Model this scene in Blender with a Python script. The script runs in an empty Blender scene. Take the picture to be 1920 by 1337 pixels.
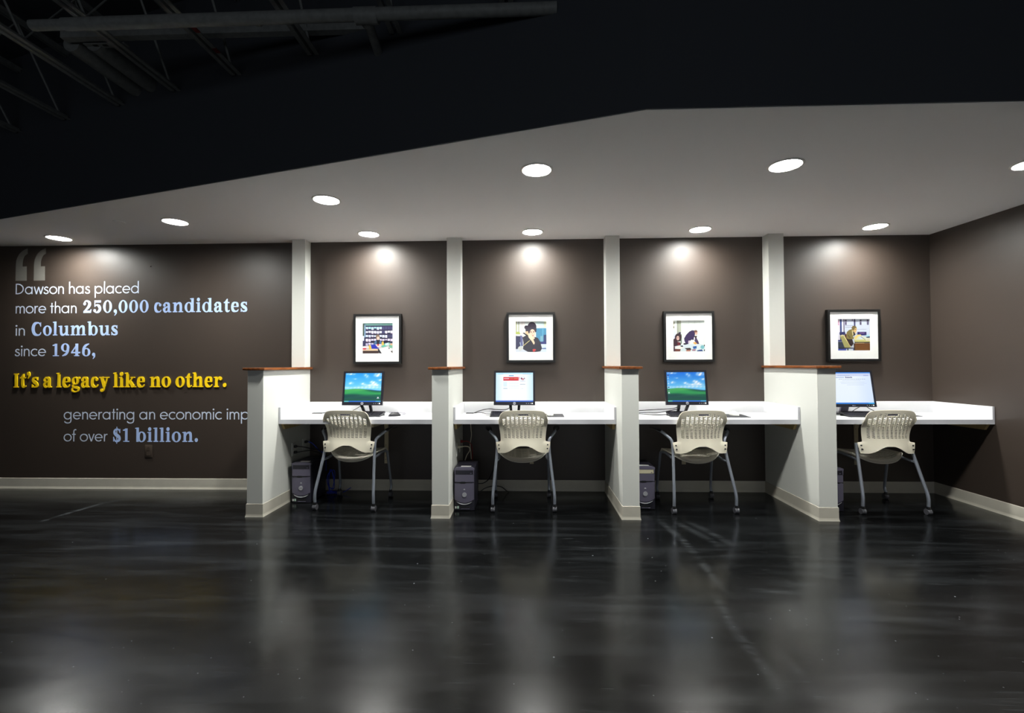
import bpy, bmesh, math, random
from mathutils import Matrix, Vector

random.seed(7)
PI = math.pi
scene = bpy.context.scene
COL = scene.collection

# ------------------------------------------------------------------ camera
CAM_H = 1.22
cam_data = bpy.data.cameras.new('camera')
cam_data.sensor_width = 36.0
cam_data.lens = 859.21 / 1920 * 36.0
cam_data.clip_start = 0.05
cam = bpy.data.objects.new('camera', cam_data)
COL.objects.link(cam)
right = Vector((0.9994625, 0.0325624, -0.0037994))
fwd = Vector((-0.0324890, 0.9993100, 0.0179990))
up = Vector((0.0043828, -0.0178659, 0.9998308))
cam.matrix_world = Matrix(((right.x, up.x, -fwd.x, 0.0),
                           (right.y, up.y, -fwd.y, 0.0),
                           (right.z, up.z, -fwd.z, CAM_H),
                           (0, 0, 0, 1)))
scene.camera = cam

# ------------------------------------------------------------------ exposure, world
vs = scene.view_settings
vs.view_transform = 'Standard'
vs.look = 'None'
vs.exposure = 0.0
vs.gamma = 1.0
vs.use_curve_mapping = False
world = bpy.data.worlds.new('world')
scene.world = world
world.use_nodes = True
bg = world.node_tree.nodes['Background']
bg.inputs[0].default_value = (0.75, 0.86, 1.0, 1)
bg.inputs[1].default_value = 0.05

# ------------------------------------------------------------------ lights
LENS_GLOW = 570.0             # the lit lenses of the downlights are the light sources of the bay
HC = 2.44                     # height of the white dropped ceiling
BACK_LIGHTS = [(-4.434, 4.186), (-1.462, 4.190), (0.056, 4.190), (1.572, 4.180), (3.104, 4.160)]
FRONT_LIGHTS = [(-2.963, 3.755), (-1.469, 3.305), (0.066, 2.850), (1.592, 2.845), (3.095, 2.880)]


def area(name, loc, rot, sx, sy, power, color):
    l = bpy.data.lights.new(name, 'AREA')
    l.shape = 'RECTANGLE'
    l.size = sx
    l.size_y = sy
    l.energy = power
    l.color = color
    o = bpy.data.objects.new(name, l)
    o.location = loc
    o.rotation_euler = rot
    COL.objects.link(o)
    return o


# added fill light, a made-up soft source out of view behind the viewer
area('rear_fill_light', (0.0, -6.3, 1.35), (PI / 2, 0, 0), 9.0, 2.2, 50.0, (0.86, 0.93, 1.0))

# ------------------------------------------------------------------ helpers


def srgb(r, g, b):
    def f(c):
        c /= 255.0
        return c / 12.92 if c <= 0.04045 else ((c + 0.055) / 1.055) ** 2.4
    return (f(r), f(g), f(b), 1.0)


def mat(name, color, rough=0.5, metal=0.0, spec=0.5, coat=0.0, noise=None, bump=None):
    m = bpy.data.materials.new(name)
    m.use_nodes = True
    nt = m.node_tree
    p = nt.nodes['Principled BSDF']
    p.inputs['Base Color'].default_value = color
    p.inputs['Roughness'].default_value = rough
    p.inputs['Metallic'].default_value = metal
    p.inputs['Specular IOR Level'].default_value = spec
    p.inputs['Coat Weight'].default_value = coat
    tc = nt.nodes.new('ShaderNodeTexCoord')
    if noise:
        scale, amt = noise
        n = nt.nodes.new('ShaderNodeTexNoise')
        n.inputs['Scale'].default_value = scale
        n.inputs['Detail'].default_value = 5
        nt.links.new(tc.outputs['Object'], n.inputs['Vector'])
        r = nt.nodes.new('ShaderNodeValToRGB')
        r.color_ramp.elements[0].position = 0.3
        r.color_ramp.elements[1].position = 0.7
        r.color_ramp.elements[0].color = [c * (1 - amt) for c in color[:3]] + [1]
        r.color_ramp.elements[1].color = [min(1, c * (1 + amt)) for c in color[:3]] + [1]
        nt.links.new(n.outputs['Fac'], r.inputs['Fac'])
        nt.links.new(r.outputs['Color'], p.inputs['Base Color'])
    if bump:
        scale, st = bump
        n = nt.nodes.new('ShaderNodeTexNoise')
        n.inputs['Scale'].default_value = scale
        n.inputs['Detail'].default_value = 3
        nt.links.new(tc.outputs['Object'], n.inputs['Vector'])
        b = nt.nodes.new('ShaderNodeBump')
        b.inputs['Strength'].default_value = st
        b.inputs['Distance'].default_value = 0.002
        nt.links.new(n.outputs['Fac'], b.inputs['Height'])
        nt.links.new(b.outputs['Normal'], p.inputs['Normal'])
    return m


def emit(name, color, strength):
    m = bpy.data.materials.new(name)
    m.use_nodes = True
    nt = m.node_tree
    nt.nodes.remove(nt.nodes['Principled BSDF'])
    e = nt.nodes.new('ShaderNodeEmission')
    e.inputs[0].default_value = color
    e.inputs[1].default_value = strength
    nt.links.new(e.outputs[0], nt.nodes['Material Output'].inputs[0])
    return m


def link(o, parent=None):
    COL.objects.link(o)
    if parent is not None:
        o.parent = parent
    return o


def obj(name, bm, m, parent=None, sharp=0.6, flat=False):
    bmesh.ops.recalc_face_normals(bm, faces=bm.faces)
    me = bpy.data.meshes.new(name)
    bm.to_mesh(me)
    bm.free()
    me.materials.append(m)
    if not flat:
        for p in me.polygons:
            p.use_smooth = True
        me.set_sharp_from_angle(angle=sharp)
    o = bpy.data.objects.new(name, me)
    return link(o, parent)


def tag(o, label=None, cat=None, group=None, kind=None):
    if label:
        o['label'] = label
    if cat:
        o['category'] = cat
    if group:
        o['group'] = group
    if kind:
        o['kind'] = kind
    return o


def thing(name, label, cat, loc=(0, 0, 0), rz=0.0, group=None):
    o = bpy.data.objects.new(name, None)
    o.empty_display_size = 0.1
    o.location = loc
    o.rotation_euler = (0, 0, rz)
    link(o)
    return tag(o, label, cat, group)


def copy_tree(root, loc, rz, label, skip=()):
    r = root.copy()
    COL.objects.link(r)
    r.location = loc
    r.rotation_euler = (0, 0, rz)
    r['label'] = label
    for ch in root.children:
        if ch.name.split('.')[0] in skip:
            continue
        c = ch.copy()
        COL.objects.link(c)
        c.parent = r
        for g in ch.children:
            k = g.copy()
            COL.objects.link(k)
            k.parent = c
    return r


def NB():
    return bmesh.new()


def add_box(bm, x0, y0, z0, x1, y1, z1, bev=0.0, seg=2):
    vs_ = [bm.verts.new(p) for p in ((x0, y0, z0), (x1, y0, z0), (x1, y1, z0), (x0, y1, z0),
                                     (x0, y0, z1), (x1, y0, z1), (x1, y1, z1), (x0, y1, z1))]
    fs = [bm.faces.new([vs_[i] for i in q]) for q in
          ((3, 2, 1, 0), (4, 5, 6, 7), (0, 1, 5, 4), (1, 2, 6, 5), (2, 3, 7, 6), (3, 0, 4, 7))]
    if bev:
        es = list({e for f in fs for e in f.edges})
        bmesh.ops.bevel(bm, geom=es, offset=bev, segments=seg, affect='EDGES', profile=0.5)
    return bm


def add_prism(bm, poly, fn, d0, d1):
    """poly: 2D outline; fn(a, b, d) -> 3D point; extruded from d0 to d1"""
    a = [bm.verts.new(fn(p[0], p[1], d0)) for p in poly]
    b = [bm.verts.new(fn(p[0], p[1], d1)) for p in poly]
    n = len(poly)
    bm.faces.new(a)
    bm.faces.new(b[::-1])
    for i in range(n):
        j = (i + 1) % n
        bm.faces.new((a[i], b[i], b[j], a[j]))
    return bm


def catmull(pts, n=6, closed=False):
    out = []
    P = [tuple(p) for p in pts]
    m = len(P)
    rng = m if closed else m - 1
    for i in range(rng):
        if closed:
            p0, p1, p2, p3 = P[(i - 1) % m], P[i], P[(i + 1) % m], P[(i + 2) % m]
        else:
            p1, p2 = P[i], P[i + 1]
            p0 = P[i - 1] if i else tuple(2 * a - b for a, b in zip(p1, p2))
            p3 = P[i + 2] if i + 2 < m else tuple(2 * a - b for a, b in zip(p2, p1))
        for k in range(n):
            t = k / n
            out.append(tuple(0.5 * (2 * b + (c - a) * t + (2 * a - 5 * b + 4 * c - d) * t * t
                                    + (-a + 3 * b - 3 * c + d) * t ** 3)
                             for a, b, c, d in zip(p0, p1, p2, p3)))
    if not closed:
        out.append(P[-1])
    return out


def add_tube(bm, pts, r, seg=10, smooth=0, cap=True, sx=1.0):
    P = [Vector(p) for p in (catmull(pts, smooth) if smooth else pts)]
    rings = []
    nrm = None
    for i, p in enumerate(P):
        d = (P[min(i + 1, len(P) - 1)] - P[max(i - 1, 0)]).normalized()
        if nrm is None:
            a = Vector((0, 0, 1)) if abs(d.z) < 0.9 else Vector((1, 0, 0))
            nrm = (a - d * a.dot(d)).normalized()
        else:
            nrm = (nrm - d * nrm.dot(d)).normalized()
        bn = d.cross(nrm)
        rr = r[i] if isinstance(r, (list, tuple)) else r
        rings.append([bm.verts.new(p + (nrm * math.cos(2 * PI * k / seg) + bn * math.sin(2 * PI * k / seg) * sx) * rr)
                      for k in range(seg)])
    for a, b in zip(rings, rings[1:]):
        for k in range(seg):
            bm.faces.new((a[k], a[(k + 1) % seg], b[(k + 1) % seg], b[k]))
    if cap:
        bm.faces.new(rings[0][::-1])
        bm.faces.new(rings[-1])
    return bm


def bend_path(pts, rad=0.03, n=5):
    """polyline with its inner corners rounded"""
    P = [Vector(p) for p in pts]
    out = [P[0]]
    for i in range(1, len(P) - 1):
        a, b, c = P[i - 1], P[i], P[i + 1]
        ra = min(rad, (a - b).length * 0.45)
        rc = min(rad, (c - b).length * 0.45)
        s = b + (a - b).normalized() * ra
        e = b + (c - b).normalized() * rc
        for k in range(n + 1):
            t = k / n
            out.append(s * (1 - t) ** 2 + b * 2 * t * (1 - t) + e * t * t)
    out.append(P[-1])
    return out


def add_cyl(bm, c, r, h, axis='Z', seg=20, r2=None):
    r2 = r if r2 is None else r2
    A, B = [], []
    for k in range(seg):
        a = 2 * PI * k / seg
        ca, sa = math.cos(a), math.sin(a)
        for lst, rr, d in ((A, r, -h / 2), (B, r2, h / 2)):
            v = {'Z': (ca * rr, sa * rr, d), 'Y': (ca * rr, d, sa * rr), 'X': (d, ca * rr, sa * rr)}[axis]
            lst.append(bm.verts.new((c[0] + v[0], c[1] + v[1], c[2] + v[2])))
    for k in range(seg):
        j = (k + 1) % seg
        bm.faces.new((A[k], A[j], B[j], B[k]))
    bm.faces.new(A[::-1])
    bm.faces.new(B)
    return bm


def add_lathe(bm, prof, c, seg=40):
    rings = [[bm.verts.new((c[0] + r * math.cos(2 * PI * k / seg), c[1] + r * math.sin(2 * PI * k / seg), c[2] + z))
              for k in range(seg)] for r, z in prof]
    for a, b in zip(rings, rings[1:]):
        for k in range(seg):
            j = (k + 1) % seg
            bm.faces.new((a[k], a[j], b[j], b[k]))
    return rings


def add_ball(bm, c, rx, ry, rz, seg=14):
    r = bmesh.ops.create_uvsphere(bm, u_segments=seg, v_segments=max(6, seg // 2 + 1), radius=1.0)
    for v in r['verts']:
        v.co = Vector((c[0] + v.co.x * rx, c[1] + v.co.y * ry, c[2] + v.co.z * rz))
    return bm


# ------------------------------------------------------------------ materials
M_WALL = mat('brown_eggshell_paint', srgb(60, 51, 45), 0.46, spec=0.56, bump=(260, 0.10))
M_WHITE = mat('warm_white_paint', (0.67, 0.675, 0.635, 1), 0.5, spec=0.35, bump=(200, 0.05))
M_CEIL = mat('white_ceiling_paint', (0.93, 0.93, 0.93, 1), 0.8, spec=0.2)
M_BLACKPAINT = mat('black_ceiling_paint', (0.065, 0.071, 0.084, 1), 0.6, spec=0.3)
M_STEEL_BLACK = mat('black_painted_steel', (0.24, 0.25, 0.245, 1), 0.55, spec=0.4, noise=(30, 0.15))
M_BASE = mat('grey_rubber_base', srgb(192, 187, 174), 0.45, noise=(9, 0.05))
M_LAM = mat('white_laminate', (0.80, 0.80, 0.82, 1), 0.35, spec=0.5)
M_LAM_EDGE_SHADE = mat('laminate_edge_painted_shade', (0.56, 0.56, 0.60, 1), 0.35)  # white laminate again, with the shading of the edges put into a greyer colour
M_TAN = mat('tan_plywood', srgb(190, 165, 112), 0.55, noise=(20, 0.12))
M_BRACKET = mat('beige_steel', srgb(190, 178, 150), 0.4)
M_SHELL = mat('cream_plastic', srgb(222, 215, 196), 0.38, spec=0.5)
M_SHELL_SEAT = mat('cream_plastic_seat', srgb(220, 214, 200), 0.38)
M_TUBE = mat('silver_powder_coat', srgb(150, 156, 168), 0.35, metal=0.55)
M_CHARCOAL = mat('charcoal_plastic', srgb(28, 28, 30), 0.35)
M_CASTER = mat('dark_grey_caster', srgb(88, 88, 94), 0.3)
M_HOLE = mat('dark_screw', srgb(15, 15, 17), 0.4)
M_BEZEL = mat('black_monitor_plastic', srgb(30, 30, 38), 0.3, spec=0.5)
M_KEY = mat('black_key_plastic', srgb(24, 24, 30), 0.45)
M_KEYTOP = mat('dark_keycap_plastic', srgb(46, 46, 56), 0.35)
M_PCDARK = mat('black_case_steel', srgb(34, 33, 44), 0.4)
M_PCFRONT = mat('slate_grey_case_plastic', srgb(98, 94, 112), 0.35)
M_PCSILVER = mat('silver_case_trim', srgb(185, 186, 192), 0.3, metal=0.3)
M_STICKER = mat('white_sticker', srgb(225, 225, 220), 0.5)
M_STICKER_G = mat('pale_green_sticker', srgb(180, 205, 190), 0.5)
M_WHITEPL = mat('white_plastic', srgb(235, 235, 230), 0.35)
M_PLATE_BROWN = mat('brown_painted_plate', srgb(70, 60, 52), 0.45)
M_FRAME = mat('black_wood_frame', srgb(24, 24, 24), 0.35, noise=(40, 0.2))
M_MAT = mat('white_mat_board', srgb(238, 238, 236), 0.8)
M_CORD_BLACK = mat('black_cord', srgb(18, 18, 20), 0.45)
M_CORD_BLUE = mat('blue_cord', srgb(20, 55, 190), 0.4)
M_CORD_WHITE = mat('cream_cord', srgb(215, 208, 185), 0.5)
M_CORD_RED = mat('red_cord', srgb(130, 28, 22), 0.5)
M_TXT_PALE = mat('pale_grey_blue_vinyl', srgb(205, 216, 236), 0.4)
M_TXT_BLUE = mat('light_blue_vinyl', srgb(180, 204, 250), 0.4)
M_TXT_YEL = mat('yellow_acrylic', srgb(255, 214, 18), 0.45)
M_TXT_GREY = mat('dark_grey_vinyl', srgb(122, 119, 113), 0.5)
M_LENS = emit('lit_lens', (0.99, 1.0, 0.95, 1), LENS_GLOW)


def beam(m, power):
    """a lensed luminaire: brightest straight down, dimmer towards the horizon"""
    nt = m.node_tree
    g = nt.nodes.new('ShaderNodeNewGeometry')
    d = nt.nodes.new('ShaderNodeVectorMath')
    d.operation = 'DOT_PRODUCT'
    nt.links.new(g.outputs['Normal'], d.inputs[0])
    nt.links.new(g.outputs['Incoming'], d.inputs[1])
    p = nt.nodes.new('ShaderNodeMath')
    p.operation = 'POWER'
    nt.links.new(d.outputs['Value'], p.inputs[0])
    p.inputs[1].default_value = power
    q = nt.nodes.new('ShaderNodeMath')
    q.operation = 'MULTIPLY'
    nt.links.new(p.outputs[0], q.inputs[0])
    q.inputs[1].default_value = LENS_GLOW
    e = [n for n in nt.nodes if n.type == 'EMISSION'][0]
    nt.links.new(q.outputs[0], e.inputs['Strength'])


beam(M_LENS, 0.95)
M_TRIM = mat('white_trim_ring', srgb(235, 233, 228), 0.4)


def wood_mat():
    m = mat('red_brown_wood', srgb(140, 78, 36), 0.35)
    nt = m.node_tree
    p = nt.nodes['Principled BSDF']
    tc = nt.nodes.new('ShaderNodeTexCoord')
    mp = nt.nodes.new('ShaderNodeMapping')
    mp.inputs['Scale'].default_value = (30, 5, 40)
    n = nt.nodes.new('ShaderNodeTexNoise')
    n.inputs['Scale'].default_value = 1.5
    n.inputs['Detail'].default_value = 6
    r = nt.nodes.new('ShaderNodeValToRGB')
    r.color_ramp.elements[0].position = 0.3
    r.color_ramp.elements[1].position = 0.72
    r.color_ramp.elements[0].color = srgb(84, 42, 18)
    r.color_ramp.elements[1].color = srgb(150, 88, 42)
    nt.links.new(tc.outputs['Object'], mp.inputs['Vector'])
    nt.links.new(mp.outputs[0], n.inputs['Vector'])
    nt.links.new(n.outputs['Fac'], r.inputs['Fac'])
    nt.links.new(r.outputs['Color'], p.inputs['Base Color'])
    return m


M_WOOD = wood_mat()


def floor_mat():
    m = mat('polished_black_concrete', (0.012, 0.0125, 0.013, 1), 0.3)
    nt = m.node_tree
    L = nt.links.new
    p = nt.nodes['Principled BSDF']
    tc = nt.nodes.new('ShaderNodeTexCoord')

    def noise(scale, stretch=(1, 1, 1), rot=0.0, detail=6, dist=0.0):
        mp = nt.nodes.new('ShaderNodeMapping')
        mp.inputs['Scale'].default_value = stretch
        mp.inputs['Rotation'].default_value = (0, 0, rot)
        n = nt.nodes.new('ShaderNodeTexNoise')
        n.inputs['Scale'].default_value = scale
        n.inputs['Detail'].default_value = detail
        n.inputs['Distortion'].default_value = dist
        L(tc.outputs['Object'], mp.inputs['Vector'])
        L(mp.outputs[0], n.inputs['Vector'])
        return n.outputs['Fac']

    def ramp(fac, p0, p1, c0, c1):
        r = nt.nodes.new('ShaderNodeValToRGB')
        r.color_ramp.elements[0].position = p0
        r.color_ramp.elements[1].position = p1
        r.color_ramp.elements[0].color = (c0, c0, c0, 1)
        r.color_ramp.elements[1].color = (c1, c1, c1, 1)
        L(fac, r.inputs['Fac'])
        return r.outputs['Color']

    def math_(op, a, b):
        n = nt.nodes.new('ShaderNodeMath')
        n.operation = op
        for i, v in enumerate((a, b)):
            if isinstance(v, (int, float)):
                n.inputs[i].default_value = v
            else:
                L(v, n.inputs[i])
        return n.outputs[0]

    sep = nt.nodes.new('ShaderNodeSeparateXYZ')
    L(tc.outputs['Object'], sep.inputs[0])

    def mark(p, q, width, strength, streaks=40.0):
        """a straight rubbed scuff from p to q that fades at its ends and sides"""
        dx, dy = q[0] - p[0], q[1] - p[1]
        ln = math.hypot(dx, dy)
        ux, uy = dx / ln, dy / ln
        rx = math_('SUBTRACT', sep.outputs[0], (p[0] + q[0]) / 2)
        ry = math_('SUBTRACT', sep.outputs[1], (p[1] + q[1]) / 2)
        u = math_('ADD', math_('MULTIPLY', rx, ux), math_('MULTIPLY', ry, uy))
        v = math_('SUBTRACT', math_('MULTIPLY', ry, ux), math_('MULTIPLY', rx, uy))
        bend = math_('MULTIPLY', math_('SUBTRACT', noise(1.5), .5), .10)
        v = math_('ADD', v, bend)
        fu = math_('SUBTRACT', 1.0, math_('POWER', math_('DIVIDE', math_('ABSOLUTE', u, 0), ln * .55), 3.0))
        fv = math_('SUBTRACT', 1.0, math_('DIVIDE', math_('ABSOLUTE', v, 0), width))
        k = math_('MULTIPLY', math_('MAXIMUM', fu, 0.0), math_('MAXIMUM', fv, 0.0))
        st = ramp(noise(streaks / 8, (.35, 8.0, 1), math.atan2(dy, dx) * -1, 4), .38, .68, .1, 1.0)
        return math_('MULTIPLY', math_('MULTIPLY', k, st), strength)

    clouds = ramp(noise(0.9, dist=1.2), 0.3, 0.75, 0.5, 1.5)
    wipe = ramp(noise(1.3, (0.55, 4.0, 1), 0.35, 5, 1.5), 0.50, 0.80, 0.0, 3.4)
    wipe2 = ramp(noise(1.1, (0.45, 6.0, 1), -0.5, 5, 1.0), 0.52, 0.78, 0.0, 3.4)
    tot = math_('ADD', clouds, math_('ADD', wipe, wipe2))
    for rot, sc in ((1.1, 2.6), (-0.6, 3.1), (0.3, 2.2)):
        tot = math_('ADD', tot, ramp(noise(sc, (2.0, 40.0, 1), rot, 2, 0.8), 0.675, 0.71, 0.0, 3.0))
    for p_, q_, w_, k_ in (((1.03, 3.65), (1.08, 3.03), .04, 10), ((1.08, 3.05), (1.06, 2.50), .035, 8), ((1.0, 2.5), (.95, 2.1), .035, 8),
                           ((.97, 2.2), (.94, 1.7), .04, 7), ((1.14, 3.62), (1.29, 3.15), .05, 9), ((1.25, 3.62), (1.39, 3.15), .05, 8),
                           ((1.08, 1.98), (1.06, 1.72), .04, 7), ((-3.82, 3.5), (-3.80, 4.0), .035, 24), ((-3.81, 3.95), (-3.60, 4.32), .035, 10),
                           ((-3.3, 2.95), (-2.2, 3.16), .07, 6), ((1.2, 2.55), (1.5, 2.48), .03, 8)):
        tot = math_('ADD', tot, mark(p_, q_, w_, k_))
    for sc, th, kk in ((16.0, 0.035, 34.0), (8.0, 0.022, 60.0)):
        vn = nt.nodes.new('ShaderNodeTexVoronoi')
        vn.inputs['Scale'].default_value = sc
        L(tc.outputs['Object'], vn.inputs['Vector'])
        sp = ramp(vn.outputs['Distance'], th, th + .012, 1.0, 0.0)
        sp = math_('MULTIPLY', sp, ramp(noise(2.3 + sc / 10), 0.44, 0.52, 0.0, 1.0))
        tot = math_('ADD', tot, math_('MULTIPLY', sp, kk))
    val = math_('MULTIPLY', tot, 0.0034)
    mix = nt.nodes.new('ShaderNodeVectorMath')
    mix.operation = 'SCALE'
    mix.inputs[0].default_value = (0.91, 1.0, 1.09)
    L(val, mix.inputs['Scale'])
    L(mix.outputs[0], p.inputs['Base Color'])
    ro = ramp(noise(2.2, (0.8, 2.4, 1), 0.4, 6, 0.8), 0.3, 0.75, 0.17, 0.25)
    L(ro, p.inputs['Roughness'])
    p.inputs['Specular IOR Level'].default_value = 0.32
    b = nt.nodes.new('ShaderNodeBump')
    b.inputs['Strength'].default_value = 0.05
    b.inputs['Distance'].default_value = 0.002
    L(noise(45), b.inputs['Height'])
    L(b.outputs['Normal'], p.inputs['Normal'])
    return m


M_FLOOR = floor_mat()


def glass_mat():
    m = bpy.data.materials.new('clear_glazing')
    m.use_nodes = True
    nt = m.node_tree
    nt.nodes.remove(nt.nodes['Principled BSDF'])
    t = nt.nodes.new('ShaderNodeBsdfTransparent')
    g = nt.nodes.new('ShaderNodeBsdfGlossy')
    g.inputs['Roughness'].default_value = 0.05
    mx = nt.nodes.new('ShaderNodeMixShader')
    mx.inputs[0].default_value = 0.045
    nt.links.new(t.outputs[0], mx.inputs[1])
    nt.links.new(g.outputs[0], mx.inputs[2])
    nt.links.new(mx.outputs[0], nt.nodes['Material Output'].inputs[0])
    return m


M_GLASS = glass_mat()


def attr_mat(name, emission=None, rough=0.5):
    m = bpy.data.materials.new(name)
    m.use_nodes = True
    nt = m.node_tree
    p = nt.nodes['Principled BSDF']
    a = nt.nodes.new('ShaderNodeAttribute')
    a.attribute_name = 'print'
    p.inputs['Roughness'].default_value = rough
    if emission:
        p.inputs['Base Color'].default_value = (0.01, 0.01, 0.01, 1)
        nt.links.new(a.outputs['Color'], p.inputs['Emission Color'])
        p.inputs['Emission Strength'].default_value = emission
    else:
        nt.links.new(a.outputs['Color'], p.inputs['Base Color'])
    return m


M_PRINT = attr_mat('photo_print')
M_SCREEN = attr_mat('lit_screen', emission=1.0, rough=0.3)

# ------------------------------------------------------------------ room shell
YB = 4.456          # brown back wall
XR = 3.822          # right wall
XL = -7.2
YREAR = -6.5
ZD = 3.75           # black deck far above


def struct(name, bm, m, label, cat, kind='structure', parent=None, flat=True):
    o = obj(name, bm, m, parent, flat=flat)
    return tag(o, label, cat, kind=kind)


struct('floor', add_box(NB(), XL - .2, YREAR - .2, -0.1, XR + .2, YB + .2, 0), M_FLOOR,
       'polished black concrete floor with pale scuffs and soft reflections', 'floor')
struct('wall_back', add_box(NB(), XL - .2, YB, 0, XR + .2, YB + .2, ZD), M_WALL,
       'dark brown back wall behind the desks, framed pictures and lettering', 'wall')
struct('wall_right', add_box(NB(), XR, YREAR, 0, XR + .2, YB, ZD), M_WALL,
       'dark brown side wall at the right end of the last desk', 'wall')
struct('wall_left', add_box(NB(), XL - .2, YREAR, 0, XL, YB, ZD), M_WALL,
       'dark brown end wall left of the lettering, outside the photo', 'wall')
# unseen rear wall; its wide opening is made up to suit the fill light
bm = NB()
add_box(bm, XL, YREAR - .2, 0, -4.6, YREAR, ZD)
add_box(bm, 4.6 - 0.8, YREAR - .2, 0, XR + .2, YREAR, ZD)
add_box(bm, -4.6, YREAR - .2, 2.5, 3.8, YREAR, ZD)
add_box(bm, -4.6, YREAR - .2, 0, 3.8, YREAR, 0.2)
struct('wall_rear', bm, M_WALL, 'dark wall behind the viewer with a wide opening added to suit the fill light', 'wall')

# dropped white ceiling with its black fascia
P0 = (0.579, 2.200)
SL = (2.201 - 3.643) / (0.579 + 4.366)
YL = P0[1] + SL * (XL - P0[0])
soff = [(XL, min(YL, YB)), P0, (XR, 2.195), (XR, YB), (XL, YB)]
if YL > YB:
    xc = P0[0] + (YB - P0[1]) / SL
    soff = [(xc, YB), P0, (XR, 2.195), (XR, YB)]
bm = NB()
add_prism(bm, soff, lambda a, b, d: (a, b, d), HC, HC + 0.02)
struct('ceiling', bm, M_CEIL, 'white dropped ceiling with recessed round lights', 'ceiling')
for nm, pa, pb, lb in (('wall_bulkhead_slanted', soff[0], P0, 'black upright bulkhead above the slanting edge of the white ceiling'),
                       ('wall_bulkhead_straight', P0, (XR, 2.195), 'black upright bulkhead above the straight right hand edge of the white ceiling')):
    # built along its own axis so that its frame follows the wall
    L_ = math.hypot(pb[0] - pa[0], pb[1] - pa[1])
    w_ = struct(nm, add_box(NB(), -.0012, -.008, HC + 0.003, L_ + .0012, .05, ZD), M_BLACKPAINT, lb, 'wall')
    w_.location = (pa[0], pa[1], 0)
    w_.rotation_euler = (0, 0, math.atan2(pb[1] - pa[1], pb[0] - pa[0]))
struct('ceiling_deck', add_box(NB(), XL - .2, YREAR - .2, ZD, XR + .2, YB + .2, ZD + .1), M_BLACKPAINT,
       'black open roof deck above the joists and pipes', 'ceiling')

# ------------------------------------------------------------------ half walls, columns
YF = 3.6515
HALF = [(-2.268, -2.137), (-0.762, -0.627), (0.748, 0.881), (2.262, 2.404)]
YC = 4.346
CAP0, CAP1 = 1.183, 1.203
WHERE = ['beside the wall lettering', 'between the first and second desks',
         'between the second and third desks', 'between the third and fourth desks']
BB_H = 0.105


def base_profile(path, closed=False):
    """cove base swept along a floor path; the left side of the path direction is the room side"""
    prof = [(0, 0), (0.0095, 0), (0.009, 0.002), (0.0065, 0.011), (0.0045, 0.022), (0.004, BB_H - .003), (0.002, BB_H), (0, BB_H)]
    bm = NB()
    P = [Vector((p[0], p[1])) for p in path]
    rings = []
    for i, p in enumerate(P):
        def nrm(a, b):
            d = (b - a).normalized()
            return Vector((-d.y, d.x))
        if i == 0:
            n = nrm(P[0], P[1])
        elif i == len(P) - 1:
            n = nrm(P[-2], P[-1])
        else:
            n1, n2 = nrm(P[i - 1], p), nrm(p, P[i + 1])
            n = (n1 + n2)
            n = n / (n.dot(n1))
        rings.append([bm.verts.new((p.x + n.x * u, p.y + n.y * u, v)) for u, v in prof])
    for a, b in zip(rings, rings[1:]):
        for k in range(len(prof)):
            j = (k + 1) % len(prof)
            bm.faces.new((a[k], a[j], b[j], b[k]))
    bm.faces.new(rings[0])
    bm.faces.new(rings[-1][::-1])
    return bm


for i, (xl, xr) in enumerate(HALF):
    hw = struct('half_wall', add_box(NB(), xl, YF, 0, xr, YB, CAP0, 0.002, 1), M_WHITE,
                'white half height partition with wooden cap ' + WHERE[i], 'partition')
    hw['group'] = 'half walls between the desks'
    cap = obj('wooden_cap', add_box(NB(), xl - .024, YF - .03, CAP0, xr + .026, YB, CAP1, 0.003, 2), M_WOOD, hw)
    cap['label'] = 'reddish brown wooden cap'
    b_ = obj('baseboard', base_profile([(xr, YB), (xr, YF), (xl, YF), (xl, YB)]), M_BASE, hw, flat=True)
    b_['label'] = 'pale grey rubber cove base'
    co = struct('column', add_box(NB(), xl, YC, CAP1, xr, YB, HC, 0.002, 1), M_WHITE,
                'slim white upright from wooden cap to ceiling ' + WHERE[i], 'column')
    co['group'] = 'uprights on the half walls'

runs = [('baseboard_left', [(HALF[0][0], YB), (XL, YB)], 'pale grey cove base below the wall lettering')]
for i in range(4):
    x1 = HALF[i + 1][0] if i < 3 else XR
    runs.append(('baseboard_back', [(x1, YB), (HALF[i][1], YB)],
                 'pale grey cove base on the back wall under the %s desk' % ['first', 'second', 'third', 'fourth'][i]))
runs.append(('baseboard_right', [(XR, YREAR), (XR, YB)], 'pale grey cove base along the right side wall'))
for nm, path, lb in runs:
    struct(nm, base_profile(path), M_BASE, lb, 'baseboard')

# ------------------------------------------------------------------ recessed lights
LN = ['over the lettering near the left edge', 'above the stadium of white folders picture', 'above the picture of a woman telephoning',
      'above the picture of two people bent over a desk', 'above the picture of a man in an olive chair']


def downlight(x, y, label, group):
    t = thing('recessed_downlight', label, 'ceiling light', (x, y, HC), 0, group)
    bm = NB()
    add_lathe(bm, [(0.102, 0.0), (0.102, -0.004), (0.098, -0.007), (0.090, -0.007), (0.086, -0.003), (0.086, 0.0), (0.102, 0.0)], (0, 0, 0))
    obj('trim_ring', bm, M_TRIM, t)
    bm = NB()
    add_lathe(bm, [(0.0865, -0.003), (0.045, -0.006), (0.0005, -0.007)], (0, 0, 0), 28)
    obj('lens', bm, M_LENS, t)
    return t


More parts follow.
